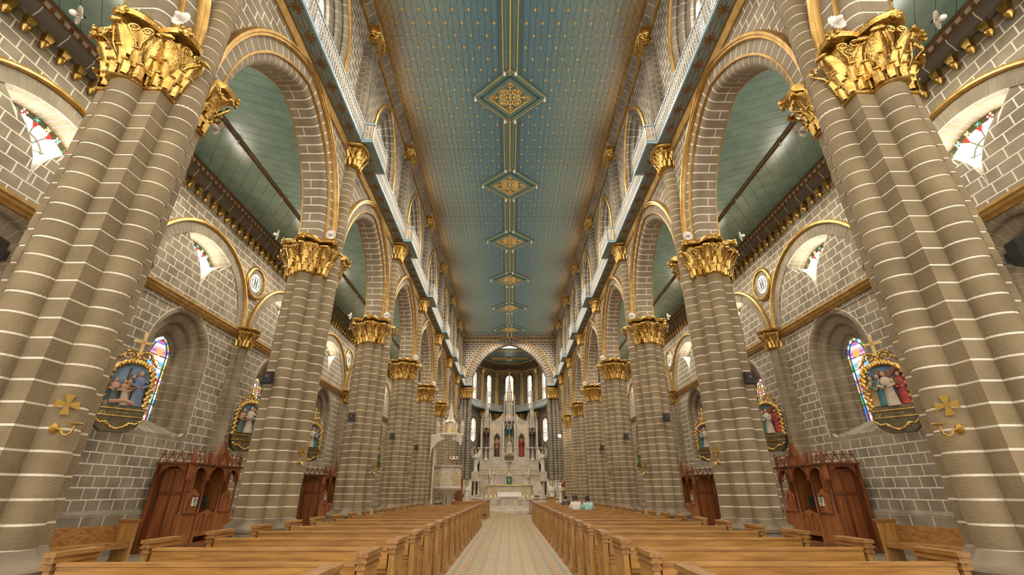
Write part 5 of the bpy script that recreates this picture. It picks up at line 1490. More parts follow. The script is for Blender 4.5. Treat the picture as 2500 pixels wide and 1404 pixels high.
def station(s, yc, label, numeral, scene_, caption):
    t = thing('station_relief', label, 'relief', (s * (WX - .52), yc, 2.72), s * .66, group='stations of the cross'); t.scale = (1.06, 1.06, .97)
    x = 0
    # console
    c = MB(s); c.prism([(-.34, .10), (-.22, .0), (.22, 0), (.34, .10), (.42, .32), (.42, .56), (-.42, .56), (-.42, .32)], lambda y, z, d: (-d, y, z), -.06, .16); c = c.build('console', 'olive', t)
    for z in (.34, .50): MB(s).box(-.19, .06, -.44, .44, z, z + .022).build('gilt_bead', 'gold', c)
    mb = MB(s)
    for sg in (-1, 1):
        mb.tube([(-.19, sg * .40, .27), (-.20, sg * .30, .18), (-.2, sg * .20, .20), (-.2, sg * .10, .10), (-.2, 0, .06)], [.022, .018, .024, .018, .026], 6)
        for k in range(4): mb.ball((-.205, sg * (.36 - .09 * k), .24 - .045 * k), .022, 6)
    mb.build('gilt_garland', 'gold', c)
    text_on(t, numeral, .12, 'gold', (-s * .172, s * .30, .365), (pi / 2, 0, -s * pi / 2))
    text_on(t, caption, .05, 'gold', (-s * .172, -s * .04, .42), (pi / 2, 0, -s * pi / 2))
    MB(s).box(-.05, .42, -.05, .05, .40, .48).build('wall_bracket', 'iron', t)
    # picture
    P = [(-.36, .56), (.36, .56), (.36, 1.25)] + [(.36 * cos(a), 1.25 + .36 * sin(a)) for a in [pi * k / 10 for k in range(1, 10)]] + [(-.36, 1.25)]
    MB(s).prism(P, lambda y, z, d: (-d, y, z), -.05, .0).build('painted_sky', 'skyboard', t)
    MB(s).prism([(-.36, .56), (.36, .56), (.36, .62), (.2, .68), (-.05, .64), (-.25, .70), (-.36, .66)], lambda y, z, d: (-d, y, z), 0, .10).build('rocky_ground', 'rock', t)
    # twisted gilded frame
    fr = MB(s); L_, R_ = archpath(.40, .40, 10, 1.25, .56, 9)
    path = L_ + [q for q in reversed(R_[:-1])]
    fr.tube([(-.06, q[0], q[1]) for q in path], .058, 8)
    for k, q in enumerate(path):
        fr.ball((-.10, q[0] + q[2] * .02 * (-1) ** k, q[1]), .056, 6, .8, 1.0, 1.3)
    fr.build('gilded_frame', 'gold', t, 60)
    cr = MB(s)
    for sg in (-1, 1):
        cr.tube([(-.07, sg * (.14 + .12 * cos(a)), 1.80 + .12 * sin(a)) for a in [-.5 + 5.2 * k / 14 for k in range(15)]], .035, 6)
        cr.tube([(-.07, sg * (.14 + .05 * cos(a)), 1.80 + .05 * sin(a)) for a in [2 * pi * k / 8 for k in range(9)]], .02, 5)
        cr.tube([(-.07, sg * .26, 1.80), (-.07, sg * .34, 1.68), (-.07, sg * .40, 1.62)], .035, 6)
    cr.build('scroll_crest', 'gold', t, 60)
    k = MB(s); k.box(-.09, -.05, -.028, .028, 1.66, 2.34); k.box(-.09, -.05, -.14, .14, 2.12, 2.18)
    for yy, zz in ((0, 2.35), (-.15, 2.15), (.15, 2.15)): k.ball((-.07, yy, zz), .042, 6, .5)
    k.build('gilt_cross', 'gold_soft', t)
    mats = ['c_blue', 'c_cream', 'skin', 'c_brown', 'c_ochre', 'c_red', 'c_green', 'darkhair', 'c_teal']
    def fig(*a, **kw):
        mb = MB(s); figure(mb, *a, **kw); mb.build('figure', mats, t, 50)
    if scene_ == 0:
        fig(-.10, .22, .60, .86, (0, 0, 2, 0), lean=-.08); fig(-.13, .02, .60, .60, (1, 2, 2, 3), lean=-.2); fig(-.12, -.18, .60, .62, (6, 2, 2, 3), lean=-.12); fig(-.06, -.02, .62, .74, (4, 4, 2, 3), lean=.1)
        mb = MB(s); mb.tube([(-.14, .18, .64), (-.16, 0, .70), (-.15, -.26, .66)], [.05, .06, .04], 6); mb.build('lying_figure', 'skin', t, 50)
        MB(s).box(-.04, -.0, -.06, -.03, .7, 1.5).build('spear', 'c_brown', t)
    elif scene_ == 1:
        fig(-.10, .21, .60, .80, (8, 0, 2, 4)); fig(-.12, .0, .60, .90, (1, 1, 2, 3)); fig(-.10, -.21, .60, .82, (6, 4, 2, 3)); fig(-.05, .10, .62, .84, (3, 5, 2, 3)); 
    else:
        fig(-.08, .26, .62, .76, (4, 4, 2, 3)); fig(-.10, .12, .62, .78, (8, 8, 2, 0)); fig(-.14, -.05, .60, .84, (1, 1, 2, 3), lean=.05); fig(-.06, -.25, .62, .80, (5, 5, 2, 3))
        mb = MB(s); mb.cbox((-.13, -.05, 1.27), (.05, .09, .62), rx=.75); mb.cbox((-.10, -.08, 1.28), (.05, .09, .5), rx=-.8); mb.build('carried_cross', 'redwood', t)
    return t
caps = {-1: ['XI', 'XII', 'XIII', 'XIV', 'X', 'IX'], 1: ['IV', 'III', 'II', 'I', 'V', 'VI']}
for s in (-1, 1):
    for i, k in enumerate((1, 2, 3, 4, 5)):
        nm = {0: 'relief with body laid down', 1: 'relief of three standing robed figures', 2: 'relief of robed figures carrying a red cross'}
        sc_ = (0, 1, 1, 0, 1)[i] if s < 0 else (2, 2, 1, 2, 1)[i]
        station(s, PY[k] + .72, 'Gilt %s, %s wall, %s' % (nm[sc_], SIDE[s], ORD[i] + ' from camera'), caps[s][i], sc_, 'Jesus' if i else 'Jesus Cruz')
# ================================================================== consecration crosses, sconces, loudspeakers, lamps on the piers
def cross_and_sconce(s, k):
    x = PX - CD - PR + .06
    c = thing('wall_cross', 'Flat brass cross on the nave side of the %s pier, %s row' % (ORD[k], SIDE[s]), 'cross', (s * (x - .015), PY[k] - .15, 2.26), s * .45, group='brass crosses')
    mb = MB(s)
    for a in range(4):
        t = a * pi / 2; q = [(.012, -.013), (.095, -.042), (.095, .042), (.012, .013)]
        mb.prism([(p_[0] * cos(t) - p_[1] * sin(t), p_[0] * sin(t) + p_[1] * cos(t)) for p_ in q], lambda y, z, d: (-d, y, z), .0, .012)
    mb.box(-.012, 0, -.018, .018, -.018, .018); mb.build('cross_plate', 'brass', c)
    MB(s).box(0, .04, -.012, .012, -.012, .012).build('pin', 'brass', c)
    n = thing('candle_sconce', 'Brass candle sconce on the nave side of the %s pier, %s row' % (ORD[k], SIDE[s]), 'sconce', (s * (x + .01), PY[k] - .15, 2.04), group='brass sconces'); n.scale = (.68,) * 3
    mb = MB(s); ring = lambda r, d: [(-d, r * cos(a), r * sin(a)) for a in [2 * pi * i / 14 for i in range(14)]]
    mb.loft([ring(.075, -.01), ring(.075, .01), ring(.04, .025), ring(.02, .035)]); mb.build('wall_plate', 'brass', n, 50)
    mb = MB(s); mb.tube([(-.03, 0, 0), (-.09, 0, -.01), (-.13, 0, -.07), (-.19, 0, -.09), (-.25, 0, -.06), (-.27, 0, .03)], .014, 7); mb.build('arm', 'brass', n, 50)
    mb = MB(s); mb.lathe([(.012, .02), (.02, .04), (.085, .055), (.09, .065), (.075, .075), (.02, .065)], (-.27, 0, 0), 14); mb.build('drip_pan', 'brass', n, 50)
spk = None
lamp_me = MB(); lamp_me.tube([(0, 0, 0), (0, -.03, .02)], .012, 6); LSTEM = lamp_me.mesh('stem', 'black')
lp = MB()
for i in range(18):
    a0, a1, am = 2 * pi * i / 18, 2 * pi * (i + 1) / 18, 2 * pi * (i + .5) / 18
    lp.add([(.02 * cos(a0), -.035, .02 * sin(a0)), (.115 * cos(a0), -.055, .115 * sin(a0)), (.12 * cos(am), -.075, .12 * sin(am)), (.02 * cos(am), -.045, .02 * sin(am)), (.115 * cos(a1), -.055, .115 * sin(a1)), (.02 * cos(a1), -.035, .02 * sin(a1))], [(0, 1, 2, 3), (3, 2, 4, 5)])
LPET = lp.mesh('petal_shade', 'lampwhite')
lb = MB(); lb.loft([[(r * cos(2 * pi * i / 10), -y, r * sin(2 * pi * i / 10)) for i in range(10)] for r, y in ((.02, .03), (.022, .06), (.038, .10), (.038, .13), (.02, .155), (.003, .16))]); LBUL = lb.mesh('bulb', 'lampwhite', 50)
lamp_proto = None
def flower_lamp(loc, rz, label):
    global lamp_proto
    if lamp_proto is None:
        lamp_proto = thing('flower_lamp', label, 'lamp', loc, rz, 'white flower lamps on the capitals'); put('stem', LSTEM, lamp_proto); put('petal_shade', LPET, lamp_proto); put('bulb', LBUL, lamp_proto)
    else: dup(lamp_proto, loc, label, rz)
for s in (-1, 1):
    for k in range(5):
        if k < 4: cross_and_sconce(s, k)
        # loudspeaker on the camera-side shaft
        big = k == 0
        w_, h_, d_ = (.27, .25, .22) if big else (.20, .24, .16)
        y = PY[k] - CD - PR - d_ / 2 - .05; x = PX + (.14 if k else .24); z = 3.62
        lab = 'Black loudspeaker on the %s pier, %s row' % (ORD[k], SIDE[s])
        t = thing('loudspeaker', lab, 'loudspeaker', (s * x, y, z), s * (.25 if big else .05), 'black loudspeakers')
        mb = MB(); fr = lambda yy, sx, sz: [(-w_ / 2 * sx, yy, -h_ / 2 * sz), (w_ / 2 * sx, yy, -h_ / 2 * sz), (w_ / 2 * sx, yy, h_ / 2 * sz), (-w_ / 2 * sx, yy, h_ / 2 * sz)]
        mb.loft([fr(d_ / 2, .66, .9), fr(0, .95, 1), fr(-d_ / 2 + .03, 1, 1), fr(-d_ / 2, .94, .95)]); mb.build('cabinet', 'black', t)
        MB().box(-w_ / 2 * .9, w_ / 2 * .9, -d_ / 2 - .006, -d_ / 2, -h_ / 2 * .9, h_ / 2 * .9).build('grille', 'black', t)
        MB().box(-.018, .018, -d_ / 2 - .009, -d_ / 2 - .006, .035, .052).build('badge', 'red', t)
        text_on(t, 'JBL', .022, 'paper', (0, -d_ / 2 - .008, .012), (pi / 2, 0, 0))
        MB().box(-.03, .03, d_ / 2, d_ / 2 + .06, -.05, .05).build('bracket', 'black', t)
    for k in range(5):
        flower_lamp((s * (PX - .55), PY[k] - .62, 7.06), 0, 'White petal lamp on the nave corner of the %s capital, %s row' % (ORD[k], SIDE[s]))
        flower_lamp((s * (PX + .62), PY[k] - .72, 7.0), s * .9, 'White petal lamp on the aisle corner of the %s capital, %s row' % (ORD[k], SIDE[s]))
        if k < 3: flower_lamp((s * (PX - .30), PY[k] + .85, 6.62), s * .4, 'White petal lamp on the far side of the %s capital, %s row' % (ORD[k], SIDE[s]))
# ================================================================== high altar
AY = 44.5
def X_(u): return px(u, 1100, Y=AY)[0]
def Z_(v): return px(1243, v, Y=AY)[2]
ra = thing('high_altar', 'Tall cream gothic high altar with spires in front of the apse', 'altar', (0, AY, 1.05))
def rbox(name, x0, x1, y0, y1, z0, z1, mat='marble', par=None): return MB().box(x0, x1, y0 , y1, z0 - 1.05, z1 - 1.05).build(name, mat, par or ra)
rbox('base_block', -2.78, 2.78, .0, 1.0, 1.05, 2.9)
rbox('base_cornice', -2.82, 2.82, -.06, 1.0, 2.9, 3.02); rbox('gilt_line', -2.80, 2.80, -.065, .0, 2.86, 2.90, 'marble_gold')
rbox('gradine', -2.76, 2.76, .05, 1.0, 3.02, 3.30); rbox('gilt_line', -2.78, 2.78, .02, .06, 3.30, 3.36, 'marble_gold')
rbox('plinth_band', -2.75, 2.75, .1, 1.0, 3.36, 4.1)
rbox('back_wall', -2.70, 2.70, .62, 1.0, 4.1, 7.45, 'marble_dark')
bxs = [-2.62, -1.76, -.56, .56, 1.76, 2.62]
for x in bxs:
    w_ = .13
    b = rbox('buttress', x - w_, x + w_, .08, .7, 4.1, 5.15)
    rbox('cap', x - w_ - .05, x + w_ + .05, .03, .7, 5.15, 5.28, 'marble', None)
    rbox('buttress', x - w_ * .7, x + w_ * .7, .12, .7, 5.28, 7.35)
    rbox('gilt_line', x - .02, x + .02, .10, .12, 5.35, 7.3, 'marble_gold')
    zt = 8.4 if abs(x) < 1 else 8.0
    mb = MB(); mb.lathe([(.075, 7.35 - 1.05), (.07, zt - .3 - 1.05), (.10, zt - .25 - 1.05), (.05, zt - .2 - 1.05), (.004, zt + .25 - 1.05)], (x, .25, 0), 6); mb.build('pinnacle', 'marble', ra)
for s in (-1, 1):
    # panel wall with ogee niche between inner buttresses
    m, hw = 1.16, .33
    L_, R_ = archpath(hw, .55, 8, 6.05 - 1.05)
    mb = MB(s)
    for half in (L_, R_):
        for a, b in zip(half[:-1], half[1:]): mb.prism([(m + a[0], a[1]), (m + b[0], b[1]), (m + b[0], 6.3), (m + a[0], 6.3)], lambda x, z, d: (x, .3 + d, z), 0, .3)
    mb.box(.69, m - hw, .3, .6, 4.1 - 1.05, 6.3); mb.box(m + hw, 1.67, .3, .6, 4.1 - 1.05, 6.3); mb.box(m - hw, m + hw, .3, .6, 4.1 - 1.05, 4.45 - 1.05)
    mb.build('niche_front', 'marble', ra)
    mb = MB(s)
    for half in (L_, R_): path_sweep(mb, half, [(0, -.02), (.05, -.02), (.06, .05), (0, .07)], lambda x, z, d: (x, .3 - d, z), m)
    mb.tube([(m, .27, 5.55), (m, .27, 5.9)], [.05, .01], 6); mb.build('ogee_hood', 'marble', ra, 40)
    mb = MB(s)
    for half in archpath(hw - .03, .5, 8, 6.05 - 1.05, 4.5 - 1.05, 3): path_sweep(mb, half, [(0, -.012), (.02, -.012), (.02, .012), (0, .012)], lambda x, z, d: (x, .295 - d, z), m)
    mb.build('gilt_line', 'marble_gold', ra)
    for q in range(4): MB(s).box(.80 + .21 * q, .92 + .21 * q, .28, .3, 5.82, 6.2).build('blind_panel', 'marble_gold' if q % 2 else 'marble', ra)
    # curved parapet
    P = [(.62, 6.3), (2.6, 6.3), (2.6, 6.50), (1.9, 6.55), (1.3, 6.72), (.9, 6.98), (.62, 7.35)]
    MB(s).prism(P, lambda x, z, d: (x, .32 + d, z), 0, .18).build('parapet', 'marble', ra)
    mb = MB(s); mb.tube([(x, .31, z) for x, z in P[2:]], .035, 6); mb.build('gilt_line', 'marble_gold', ra)
    for q in range(8):
        x = .85 + .21 * q; MB(s).box(x - .035, x + .035, .30, .33, 6.36, 6.36 + (.32 - .03 * q if q < 6 else .12)).build('pierced_slot', 'marble_dark', ra)
    # outer statue column, canopy and spire
    cx = 2.19
    mb = MB(s); mb.lathe([(.30, 3.06), (.26, 3.2), (.15, 3.3), (.14, 3.95), (.2, 4.05), (.27, 4.12), (.27, 4.25)], (cx, .32, 0), 10); mb.build('statue_column', 'marble', ra, 40)
    tw = MB(s); tw.lathe([(.36, 5.95), (.38, 6.1), (.30, 6.15), (.26, 6.9), (.32, 6.95), (.22, 7.0), (.20, 7.7), (.27, 7.75), (.17, 7.85), (.11, 8.6), (.02, 9.95)], (cx, .32, 0), 8); tw = tw.build('canopy_spire', 'marble', ra, 30)
    for q in range(6):
        a = 2 * pi * q / 6
        mb = MB(s); mb.lathe([(.035, 5.6), (.035, 7.1), (.06, 7.15), (.004, 7.5)], (cx + .34 * cos(a), .32 + .34 * sin(a), 0), 6); mb.build('canopy_pinnacle', 'marble', tw)
    mb = MB(s)
    for q in range(4):
        a = 2 * pi * q / 4 + .4
        for j in range(8): mb.ball((cx + (.155 - .017 * j) * cos(a), .32 + (.155 - .017 * j) * sin(a), 7.95 + .24 * j), .04, 5)
    mb.build('crockets', 'marble', tw)
    mb = MB(s); mb.tube([(cx, -.06, 8.0), (cx, .2, 8.6), (cx, .3, 9.9)], .014, 5); mb.build('gilt_line', 'marble_gold', tw)
    mb = MB(s)
    for q in range(8):
        a = 2 * pi * q / 8; mb.box(cx + .27 * cos(a) - .03, cx + .27 * cos(a) + .03, .32 + .27 * sin(a) - .02, .32 + .27 * sin(a) + .02, 6.25, 6.8)
    mb.build('pierced_slot', 'marble_dark', tw)
# centre niche, canopy and great spire
rbox('centre_back', -.44, .44, .5, .62, 4.1, 8.0, 'marble_dark')
ct = MB(); ct.lathe([(.52, 6.55), (.55, 6.85), (.50, 6.9), (.42, 7.2), (.40, 8.35), (.48, 8.42), (.38, 8.5), (.30, 8.6), (.27, 9.3), (.33, 9.36), (.20, 9.6), (.10, 10.5), (.015, 11.45)], (0, .35, 0), 8); ct = ct.build('centre_canopy', 'marble', ra, 30)
for q in range(8):
    a = 2 * pi * q / 8 + .39
    mb = MB(); mb.lathe([(.045, 6.3), (.045, 8.6), (.075, 8.65), (.004, 9.2)], (.52 * cos(a), .35 + .52 * sin(a), 0), 6); mb.build('canopy_pinnacle', 'marble', ct)
    mb = MB(); mb.prism([(-.14, 8.5), (.14, 8.5), (0, 8.95)], lambda x, z, d: ((.43 + d) * cos(a) - x * sin(a), .35 + (.43 + d) * sin(a) + x * cos(a), z), 0, .03); mb.build('gablet', 'marble_gold' if q % 2 else 'marble', ct)
    mb = MB(); mb.cbox((.41 * cos(a), .35 + .41 * sin(a), 7.7), (.03, .12, .9), rz=a); mb.build('pierced_slot', 'marble_dark', ct)
mb = MB()
for q in range(4):
    a = 2 * pi * q / 4 + .4
    for j in range(9): mb.ball((max(.03, .2 - .02 * j) * cos(a), .35 + max(.03, .2 - .02 * j) * sin(a), 9.65 + .2 * j), .045, 5)
mb.cbox((0, .35, 11.62), (.035, .035, .36)); mb.cbox((0, .35, 11.68), (.18, .035, .035)); mb.build('crockets', 'marble', ct)
for q in range(3):
    x = -.3 + .3 * q
    mb = MB()
    for half in archpath(.12, .2, 5, 6.1, 5.85, 2): path_sweep(mb, half, [(0, -.02), (.03, -.02), (.03, .02), (0, .02)], lambda a, z, d: (a, -.14 - d, z), x)
    mb.build('canopy_tracery', 'statue', ct)
MB().box(-.45, .45, .49, .50, 5.2, 6.4).build('pale_green_back', 'c_green', ct)
# pedestal of the middle statue, exposition canopy, crucifix, tabernacle
mb = MB(); mb.lathe([(.42, 3.55), (.46, 3.7), (.40, 3.75), (.34, 4.35), (.40, 4.42), (.26, 4.5), (.2, 4.72)], (0, .25, 0), 8); mb.build('statue_pedestal', 'marble', ra, 30)
mb = MB()
for q in range(7): mb.lathe([(.004, 3.32), (.05, 3.45), (.05, 3.6)], (-.42 + .14 * q, .0, 0), 6)
mb.build('gilt_pendants', 'marble_gold', ra); rbox('gilt_line', -.5, .5, -.05, .5, 4.62, 4.70, 'marble_gold')
rbox('exposition_niche', -.42, .42, .3, .5, 3.3, 4.6, 'marble_dark')
cx_ = MB(); cx_.box(-.035, .035, .0, .05, 2.25, 3.2); cx_.box(-.27, .27, .0, .05, 2.85, 2.93); cx_ = cx_.build('crucifix', 'redwood', ra)
mb = MB(); mb.tube([(0, -.02, 2.5), (0, -.03, 2.82), (0, -.03, 2.98)], [.03, .05, .035], 6); mb.tube([(-.24, -.02, 2.92), (0, -.02, 2.86), (.24, -.02, 2.92)], .016, 5); mb.build('corpus', 'skin', cx_)
tb = MB(); tb.box(-.32, .32, -.5, .3, 1.0, 1.75); tb = tb.build('tabernacle', 'marble', ra)
MB().prism([(-.40, 1.75), (.40, 1.75), (.06, 2.2), (-.06, 2.2)], lambda x, z, d: (x, -.5 + d, z), -.02, .3).build('tabernacle_gable', 'marble', tb)
mb = MB(); mb.tube([(-.42, -.54, 1.74), (0, -.54, 2.24), (.42, -.54, 1.74)], .03, 6); mb.build('gilt_line', 'marble_gold', tb)
mb = MB(); mb.prism([(-.24, 1.02), (.24, 1.02), (.25, 1.66), (.08, 1.69), (-.08, 1.67), (-.25, 1.66)], lambda x, z, d: (x, -.5 - d, z), 0, .05); mb.build('green_veil', 'greencloth', tb)
mb = MB(); mb.box(-.03, .03, -.56, -.55, 1.15, 1.55); mb.box(-.1, .1, -.56, -.55, 1.35, 1.41); mb.build('veil_cross', 'marble_gold', tb)
rbox('mensa', -2.0, 2.0, -.9, .1, 1.95, 2.07); rbox('altar_front', -1.95, 1.95, -.8, .0, 1.05, 1.95)
rbox('gilt_line', -2.02, 2.02, -.92, -.9, 1.96, 2.05, 'marble_gold')
for k in range(9):
    x = -1.7 + .425 * k
    mb = MB()
    for half in archpath(.14, .18, 5, .55, .15, 2): path_sweep(mb, half, [(0, -.014), (.02, -.014), (.02, .014), (0, .014)], lambda a, z, d: (a, -.8 - d, z), x)
    mb.build('front_arch', 'marble_gold', ra)
for s in (-1, 1):
    for k in range(4):
        x = 1.55 + .33 * k
        mb = MB(s)
        for half in archpath(.15, .22, 5, 1.45, 1.15, 2): path_sweep(mb, half, [(0, -.014), (.02, -.014), (.02, .014), (0, .014)], lambda a, z, d: (a, -.0 - d, z), x)
        mb.build('frieze_arch', 'marble_gold', ra)
    MB(s).box(1.95, 2.75, -.35, .1, 0, 1.0).build('side_panel', 'marble', ra)
    mb = MB(s)
    for half in archpath(.18, .25, 6, .6, .25, 2): path_sweep(mb, half, [(0, -.02), (.03, -.02), (.03, .02), (0, .02)], lambda a, z, d: (a, -.35 - d, z), 2.35)
    mb.build('side_arch', 'marble_gold', ra)
# ---------------------------------------------------------------- statues
def statue(label, loc, h, robe, mantle, rz=0.0, hair='darkhair', halo=None, wings=False, arm=None, cat='statue', group=None, plinth=None, skin='skin', lean=0.0):
    t = thing('statue', label, cat, loc, rz, group)
    z0 = 0
    if plinth:
        mb = MB(); mb.lathe([(.16 * h, 0), (.15 * h, plinth * .7), (.11 * h, plinth)], (0, 0, 0), 8); mb.build('plinth', 'statue' if skin == 'statue' else 'rock', t); z0 = plinth
    mats = [robe, mantle, skin, hair]
    n = 12; R_ = [(.132, 0, .0), (.122, .06, .0), (.108, .22, .0), (.100, .40, .0), (.112, .52, 1), (.122, .64, 1), (.135, .74, 1), (.120, .80, 1), (.060, .835, 2), (.042, .855, 2), (.052, .88, 2), (.062, .92, 2), (.058, .955, 3), (.036, .985, 3), (.004, .998, 3)]
    mb = MB()
    ring = lambda r, t_: [(h * r * (1 + .06 * sin(6 * a) * (t_ < .7)) * cos(a), h * r * .72 * (1 + .06 * cos(7 * a) * (t_ < .7)) * sin(a) - lean * h * t_ ** 2, z0 + h * t_) for a in [2 * pi * k / n for k in range(n)]]
    rings = [ring(r, t_) for r, t_, _ in R_]; vs = [p for r in rings for p in r]
    for k in range(len(rings) - 1):
        mb.mi = int(R_[k + 1][2])
        mb.add(rings[k] + rings[k + 1], [(i, (i + 1) % n, n + (i + 1) % n, n + i) for i in range(n)])
    for sg in (-1, 1):
        a = arm or ((sg * .02), -.15, .66)
        mb.mi = 1; mb.tube([(sg * h * .12, -lean * h * .6, z0 + h * .77), (sg * h * .155, -.03 * h - lean * h * .4, z0 + h * .64), (a[0] * h if arm is None else sg * a[0] * h, a[1] * h - lean * h * .4, z0 + a[2] * h)], [h * .042, h * .038, h * .026], 7)
        mb.mi = 2; mb.ball((a[0] * h if arm is None else sg * a[0] * h, a[1] * h - lean * h * .4, z0 + a[2] * h), h * .028, 6)
    mb.mi = 2; mb.ball((0, -.062 * .72 * h - lean * h * .82, z0 + h * .905), h * .012, 5)
    mb.build('body', mats, t, 60)
    if halo:
        mb = MB(); mb.tube([(h * .085 * cos(a), .03 * h, z0 + h * .94 + h * .085 * sin(a)) for a in [2 * pi * k / 14 for k in range(14)]], h * .012, 5, True); mb.build('halo', halo, t)
    if wings:
        for sg in (-1, 1):
            mb = MB(); mb.prism([(sg * .02, .45), (sg * .05, .80), (sg * .16, 1.05), (sg * .24, 1.12), (sg * .25, .9), (sg * .19, .6), (sg * .12, .35)], lambda x, z, d: (h * x, h * (.08 + d + .25 * abs(x)), z0 + h * z), 0, .025); mb.build('wing', robe, t)
    return t
sy = AY + .28
statue('Statue in teal mantle in the tall middle niche of the high altar', (0, sy - .02, 5.77), 1.5, 'c_ochre', 'c_teal', halo='brass')
statue('Brown statue with a halo in the left inner niche of the high altar', (-1.16, AY + .42, 4.5), 1.75, 'c_brown', 'c_rose', halo='lead')
statue('Red robed statue in the right inner niche of the high altar', (1.16, AY + .42, 4.5), 1.75, 'c_red', 'c_red', halo='lead')
statue('Dark habit statue on the left outer column of the high altar', (-2.19, AY + .32, 5.30), 1.75, 'c_brown', 'c_brown')
statue('Dark habit statue with pale child on the right outer column of the high altar', (2.19, AY + .32, 5.30), 1.75, 'c_brown', 'c_brown')
for s in (-1, 1):
    statue('White angel bowing on the %s end of the altar shelf' % SIDE[s], (s * 1.5, AY - .5, 2.07), 1.25, 'statue', 'statue', -s * .6, 'statue', wings=True, skin='statue', lean=.16)
# ---------------------------------------------------------------- candelabra angels, pedestals
def candelabrum(t, x, y, z, sc_=1.0):
    c = empty('candelabrum', (x, y, z), parent=t)
    mb = MB(); mb.lathe([(.03, 0), (.02, .1), (.05, .18), (.02, .24), (.03, .34), (.015, .62)], (0, 0, 0), 8); mb.build('stem', 'brass', c)
    for k in range(7):
        a = 2 * pi * k / 7 if k < 6 else 0; r = .22 if k < 6 else 0
        mb = MB(); mb.tube([(0, 0, .2), (r * .6 * cos(a), r * .6 * sin(a), .16), (r * cos(a), r * sin(a), .28)] if k < 6 else [(0, 0, .5), (0, 0, .6), (0, 0, .66)], .013, 5); mb.lathe([(.03, .28), (.035, .30), (.012, .31)] if k < 6 else [(.03, .66), (.035, .68), (.012, .69)], (r * cos(a), r * sin(a), 0), 6); mb.build('branch', 'brass', c)
        mb = MB(); zz = .31 if k < 6 else .69; mb.lathe([(.02, zz), (.032, zz + .06), (.004, zz + .14)], (r * cos(a), r * sin(a), 0), 6); mb.build('glass_candle', 'lampwhite', c)
    c.scale = (sc_,) * 3
for s in (-1, 1):
    u = 1160 if s < 0 else 1326
    x = px(u, 1150, Y=43.2)[0]
    pd = thing('angel_pedestal', 'Fluted cream pedestal beside the high altar, %s side' % SIDE[s], 'pedestal', (x, 43.2, 1.05), group='altar pedestals')
    MB().box(-.55, .55, -.4, .4, 0, .12).build('base', 'marble', pd); MB().box(-.6, .6, -.42, .42, 1.25, 1.42).build('ledge', 'marble', pd); MB().box(-.32, .32, -.25, .25, 1.42, 2.05).build('upper_block', 'marble', pd)
    for k in range(3):
        mb = MB(); mb.lathe([(.15, .12), (.11, .2), (.11, 1.1), (.17, 1.25)], (-.34 + .34 * k, -.2, 0), 10); mb.build('column', 'marble', pd, 40)
    t = statue('Cream angel holding a tall candelabrum on the pedestal, %s of the high altar' % SIDE[s], (x, 43.2, 3.10), 1.75, 'statue', 'statue', 0, 'statue', wings=True, skin='statue', group='candelabra angels'); candelabrum(t, 0, -.2, 1.55, 1.15)
    u2 = 1139 if s < 0 else 1348
    x2 = px(u2, 1190, Y=38.2)[0]
    t = statue('White angel with candelabrum standing on the floor, %s of the presbytery' % SIDE[s], (x2, 38.2, .44), 1.45, 'statue', 'statue', 0, 'statue', wings=True, skin='statue', group='candelabra angels', plinth=.2); candelabrum(t, 0, -.16, 1.35, 1.0)
    u3 = 1122 if s < 0 else 1368
    x3 = px(u3, 1190, Y=37.2)[0]
    statue('White winged angel in profile by the altar rail, %s side' % SIDE[s], (x3, 37.2, .44), 1.55, 'statue', 'statue', s * 1.2, 'statue', wings=True, skin='statue', plinth=.15)
    ped = thing('cube_pedestal', 'Small marble pedestal block behind the rail, %s side' % SIDE[s], 'pedestal', (x2 - s * .8, 38.5, .44))
    MB().box(-.2, .2, -.2, .2, 0, .75).build('block', 'marble', ped); MB().box(-.24, .24, -.24, .24, .75, .82).build('slab', 'marble', ped); MB().box(-.06, .06, -.21, -.2, .2, .6).build('gilt_ornament', 'marble_gold', ped)
# candlesticks
for k, u in enumerate((1187, 1198, 1209, 1279, 1289, 1300)):
    x = px(u, 1200, Y=42.3)[0]
    t = thing('altar_candlestick', 'Tall gilt candlestick before the altar, %s from the left' % ['first', 'second', 'third', 'fourth', 'fifth', 'last'][k], 'candlestick', (x, 42.3, 1.05), group='altar candlesticks')
    mb = MB(); mb.lathe([(.16, 0), (.15, .05), (.05, .16), (.035, .4), (.06, .45), (.03, .5), (.03, .95), (.06, 1.0), (.03, 1.04)], (0, 0, 0), 8); mb.build('stick', 'marble_gold', t, 40)
    mb = MB(); mb.lathe([(.03, 1.04), (.03, 1.35), (.005, 1.37)], (0, 0, 0), 8); mb.build('candle', 'white', t)
# free-standing altar table
tb = thing('altar_table', 'Free standing marble altar table under a white cloth', 'altar', (0, 40.0, .44))
x0, x1 = px(1215, 1200, Y=40)[0], px(1273, 1200, Y=40)[0]
MB().box(x0 + .05, x1 - .05, -.45, .45, .92, 1.0).build('table_top', 'marble', tb)
MB().box(x0 + .25, x1 - .25, -.3, .3, 0, .92).build('table_block', 'marble', tb)
for k in range(4):
    mb = MB(); mb.lathe([(.06, 0), (.035, .06), (.035, .8), (.07, .92)], (x0 + .25 + (x1 - x0 - .5) * k / 3, -.38, 0), 8); mb.build('gilt_column', 'marble_gold', tb, 40)
cl = MB(); n = 40
top = [(x0 - .02, -.5), (x1 + .02, -.5), (x1 + .02, .5), (x0 - .02, .5)]
MB().box(x0 - .02, x1 + .02, -.5, .5, 1.0, 1.012).build('cloth_top', 'white', tb)
cl.loft([[(x0 + (x1 - x0) * k / n, -.505 - .012 * sin(k * 1.3) * (1 - j / 2), 1.01 - .17 * j) for k in range(n + 1)] for j in (0, 1, 2)], False, False, closed=False)
